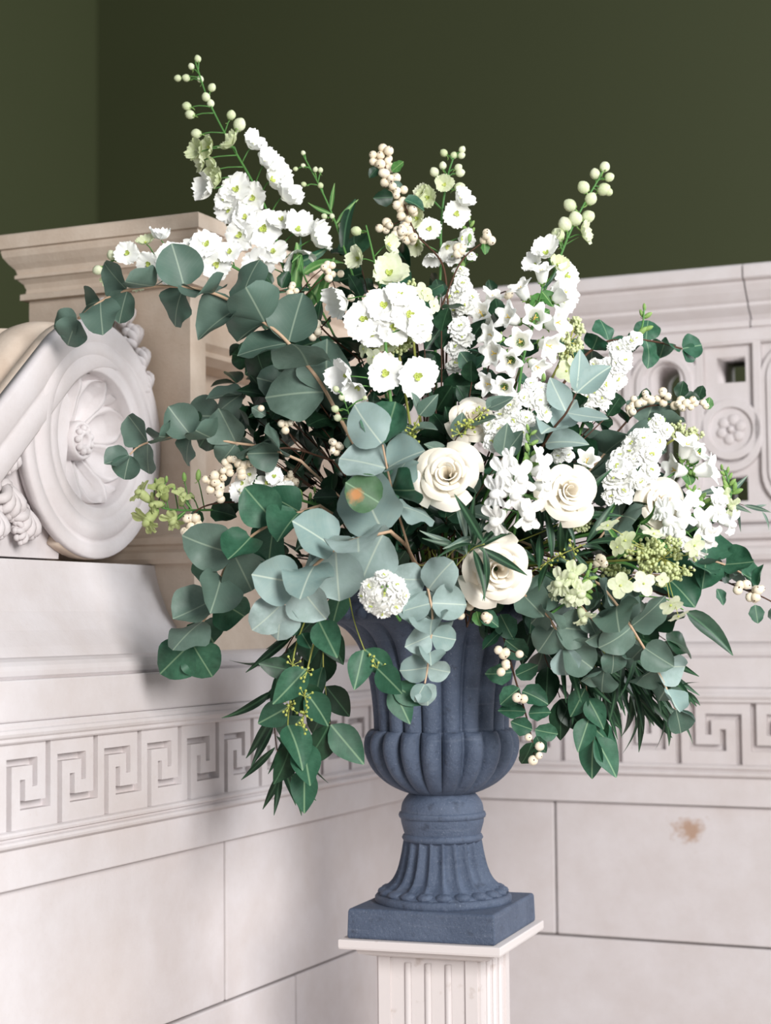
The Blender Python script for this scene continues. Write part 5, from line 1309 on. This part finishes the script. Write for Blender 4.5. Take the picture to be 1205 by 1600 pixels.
# narrow leaved sprig lying over the low rose
br('narrow_leaf_sprig', 'fan of thin dark leaves lying across the low rose', 'foliage',
   [(700, 900, 2.25), (735, 860, 2.215), (757, 850, 2.195)], 'narrow', 'leaf_dark', 10, 75, 88, stem='stem_yellow', pair=False, t0=.6, r=.0012, spread=1.0, fwd=.15, tipleaf=False, face=.9)
br('narrow_leaf_sprig', 'thin grey-green leaves fanning above the low rose', 'foliage',
   [(690, 880, 2.27), (715, 855, 2.24), (745, 838, 2.23)], 'narrow', 'leaf_grey', 8, 70, 76, stem='stem_yellow', pair=False, t0=.5, r=.0012, spread=.9, fwd=.3, tipleaf=False)
br('narrow_leaf_sprig', 'thin dark leaves between the low rose and the right-hand rose', 'foliage',
   [(800, 850, 2.29), (850, 830, 2.26), (880, 815, 2.245)], 'narrow', 'leaf_dark', 11, 80, 92, stem='stem_yellow', pair=False, t0=.35, r=.0012, spread=1.0, fwd=.2, face=.9)
br('narrow_leaf_sprig', 'thin leaves with yellow seed stalks below the right-hand rose', 'foliage',
   [(820, 900, 2.30), (870, 870, 2.27), (915, 850, 2.26)], 'narrow', 'leaf_dark', 12, 90, 80, stem='stem_yellow', pair=False, t0=.2, r=.0012, spread=1.0, fwd=.3, seeds=3)
br('seeded_eucalyptus', 'seeded eucalyptus with fine seed sprays over the hidden rose', 'eucalyptus',
   [(690, 740, 2.27), (710, 690, 2.25), (735, 660, 2.24), (760, 640, 2.24)], 'oval', 'leaf_grey', 5, 46, 44, stem='stem_brown', pair=False, r=.001, seeds=6)
br('seeded_eucalyptus', 'seeded eucalyptus with small leaves under the middle florets', 'eucalyptus',
   [(650, 740, 2.27), (640, 690, 2.25), (655, 650, 2.24)], 'oval', 'leaf_grey', 5, 48, 40, stem='stem_yellow', pair=False, r=.001, seeds=5)
br('seeded_eucalyptus', 'seeded eucalyptus leaves between the first rose and the snapdragon', 'eucalyptus',
   [(730, 800, 2.27), (760, 750, 2.25), (785, 715, 2.25)], 'oval', 'leaf_grey', 4, 62, 56, stem='stem_brown', pair=False, r=.001, mk2='leaf_green')
br('strap_leaf_sprig', 'fresh green strap leaves under the low hydrangea bracts', 'foliage',
   [(960, 880, 2.31), (985, 850, 2.30), (1000, 820, 2.30)], 'strap', 'leaf_fresh', 5, 60, 64, stem='stem_green', pair=False, r=.0016)
br('strap_leaf_sprig', 'curling green strap leaves beneath the tallest delphinium', 'foliage',
   [(540, 560, 2.42), (500, 480, 2.43), (475, 430, 2.44), (470, 400, 2.44)], 'strap', 'leaf_green', 7, 90, 60, stem='stem_green', pair=False, r=.002, mk2='leaf_fresh')

# leafy sprigs packed in the shade between the flowers
fill = [(470, 470), (520, 440), (560, 450), (640, 420), (690, 450), (730, 500), (780, 500), (500, 540), (450, 560), (420, 620), (480, 640), (540, 560), (560, 620), (620, 640), (680, 600), (740, 580), (790, 640), (700, 680),
        (430, 720), (480, 740), (520, 770), (560, 740), (470, 810), (420, 790), (640, 800), (690, 830), (720, 800), (660, 770), (740, 780), (850, 700), (880, 660), (930, 660), (900, 720), (860, 840), (940, 780), (1010, 720), (980, 830), (1050, 770), (1060, 830), (1090, 800), (1000, 880), (1060, 900),
        (950, 930), (1010, 950), (1040, 1000), (870, 900), (830, 950), (760, 970), (700, 960), (640, 960), (560, 940), (500, 900), (450, 870), (430, 900), (470, 960), (540, 860), (590, 880), (620, 850), (930, 1010), (980, 1060), (870, 1010), (1020, 860), (400, 560), (380, 690), (390, 480), (960, 640), (560, 400), (610, 470), (660, 500), (820, 560), (370, 600), (358, 655), (385, 545), (350, 700), (410, 580), (395, 650), (640, 740), (600, 800), (700, 780)]
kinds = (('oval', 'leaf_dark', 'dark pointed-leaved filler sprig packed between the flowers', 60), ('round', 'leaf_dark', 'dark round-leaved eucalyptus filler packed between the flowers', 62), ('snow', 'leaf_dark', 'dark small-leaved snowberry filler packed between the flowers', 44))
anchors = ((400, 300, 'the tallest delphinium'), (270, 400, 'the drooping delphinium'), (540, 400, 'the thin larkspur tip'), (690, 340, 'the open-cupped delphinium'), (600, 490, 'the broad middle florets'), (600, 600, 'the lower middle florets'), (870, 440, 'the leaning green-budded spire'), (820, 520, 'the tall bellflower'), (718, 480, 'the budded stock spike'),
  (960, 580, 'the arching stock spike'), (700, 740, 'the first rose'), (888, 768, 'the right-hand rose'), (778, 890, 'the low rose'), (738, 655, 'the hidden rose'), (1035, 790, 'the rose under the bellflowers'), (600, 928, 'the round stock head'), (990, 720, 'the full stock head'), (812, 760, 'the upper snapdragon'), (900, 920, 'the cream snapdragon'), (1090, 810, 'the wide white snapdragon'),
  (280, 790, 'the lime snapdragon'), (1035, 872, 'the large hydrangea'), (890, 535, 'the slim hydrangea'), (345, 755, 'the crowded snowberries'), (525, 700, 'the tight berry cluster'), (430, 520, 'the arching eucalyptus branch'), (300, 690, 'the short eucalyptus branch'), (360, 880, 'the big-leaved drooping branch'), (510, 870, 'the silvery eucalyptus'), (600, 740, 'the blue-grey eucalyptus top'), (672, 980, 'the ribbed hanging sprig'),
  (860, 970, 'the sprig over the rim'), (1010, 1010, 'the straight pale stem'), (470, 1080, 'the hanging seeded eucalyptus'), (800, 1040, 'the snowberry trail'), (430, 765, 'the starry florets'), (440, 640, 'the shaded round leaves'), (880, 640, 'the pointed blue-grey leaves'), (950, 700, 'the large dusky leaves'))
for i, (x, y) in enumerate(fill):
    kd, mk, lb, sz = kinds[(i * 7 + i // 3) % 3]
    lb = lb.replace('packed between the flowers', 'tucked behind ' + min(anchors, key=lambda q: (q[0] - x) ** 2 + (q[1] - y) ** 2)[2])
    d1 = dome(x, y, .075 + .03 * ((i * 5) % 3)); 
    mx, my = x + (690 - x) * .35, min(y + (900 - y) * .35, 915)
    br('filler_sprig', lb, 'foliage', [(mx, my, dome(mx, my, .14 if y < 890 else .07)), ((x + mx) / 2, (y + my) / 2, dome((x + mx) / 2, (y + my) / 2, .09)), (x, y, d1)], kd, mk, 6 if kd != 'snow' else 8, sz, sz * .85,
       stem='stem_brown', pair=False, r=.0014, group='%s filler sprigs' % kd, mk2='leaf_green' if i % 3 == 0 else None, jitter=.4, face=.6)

# ---------------------------------------------------------------- stems find a way between the flower heads, then leaves between both
for rt, mat, make in LATER_STEMS:
    best = None
    for dz, ks in ((0, 10), (.008, 4), (-.008, 4), (.016, 4), (-.016, 4), (.026, 4), (.038, 4), (-.026, 3), (.052, 4)) + (((.034, 8), (.045, 8), (.06, 8), (.075, 8), (-.035, 8), (.09, 8)) if rt.name.startswith('filler') else ()):
        for k in range(ks):
            mb = make(k + (0 if dz == 0 else 1), dz); v = np.array([tuple(q) for q in mb.v])
            tr = (BVHTree.FromPolygons(v.tolist(), mb.f), v.min(axis=0), v.max(axis=0)); h = SP.hits(tr, oid(rt), best[0] if best else 10 ** 9)
            if best is None or h < best[0]: best = (h, mb, tr, dz)
            if h == 0: break
        if best[0] == 0: break
    w2 = random.Random(5)
    for k in range(20, 160):                             # wander further until the way is free
        if best[0] == 0: break
        dz = w2.choice((0, 0, .01, -.01, .02, -.02, .03, .045)); mb = make(k, dz); v = np.array([tuple(q) for q in mb.v])
        tr = (BVHTree.FromPolygons(v.tolist(), mb.f), v.min(axis=0), v.max(axis=0)); h = SP.hits(tr, oid(rt), best[0])
        if h < best[0]: best = (h, mb, tr, dz)
    SP.add(best[2], oid(rt)); best[1].build('stem', mat, rt, True); SHIFT[rt.name] = best[3]
def leaf_cands(loc, dv, nrm, s, sx):
    yield place(loc, dv, nrm, s, sx)
    for amp, sc_, n in ((.22, 1.0, 5), (.45, .95, 6), (.7, .85, 7), (.9, .7, 8), (1.1, .55, 8), (1.3, .42, 8), (1.5, .3, 10), (1.5, .22, 12)):
        for _ in range(n):
            j1 = Vector((wr.gauss(0, 1), wr.gauss(0, 1), wr.gauss(0, 1))) * amp * .6; j2 = Vector((wr.gauss(0, 1), wr.gauss(0, 1), wr.gauss(0, 1))) * amp * .8
            yield place(loc, (dv + j1).normalized(), nrm + j2, s * sc_, sx)
for rt, me, loc, dv, nrm, s_, sx in LATER_LEAVES:
    loc = deeper([loc], SHIFT[rt.name])[0]
    settle('leaf', [me], rt, leaf_cands(loc, dv, nrm, s_, sx), 'round green leaf with a rust-brown spot' if me == SPOT else None)
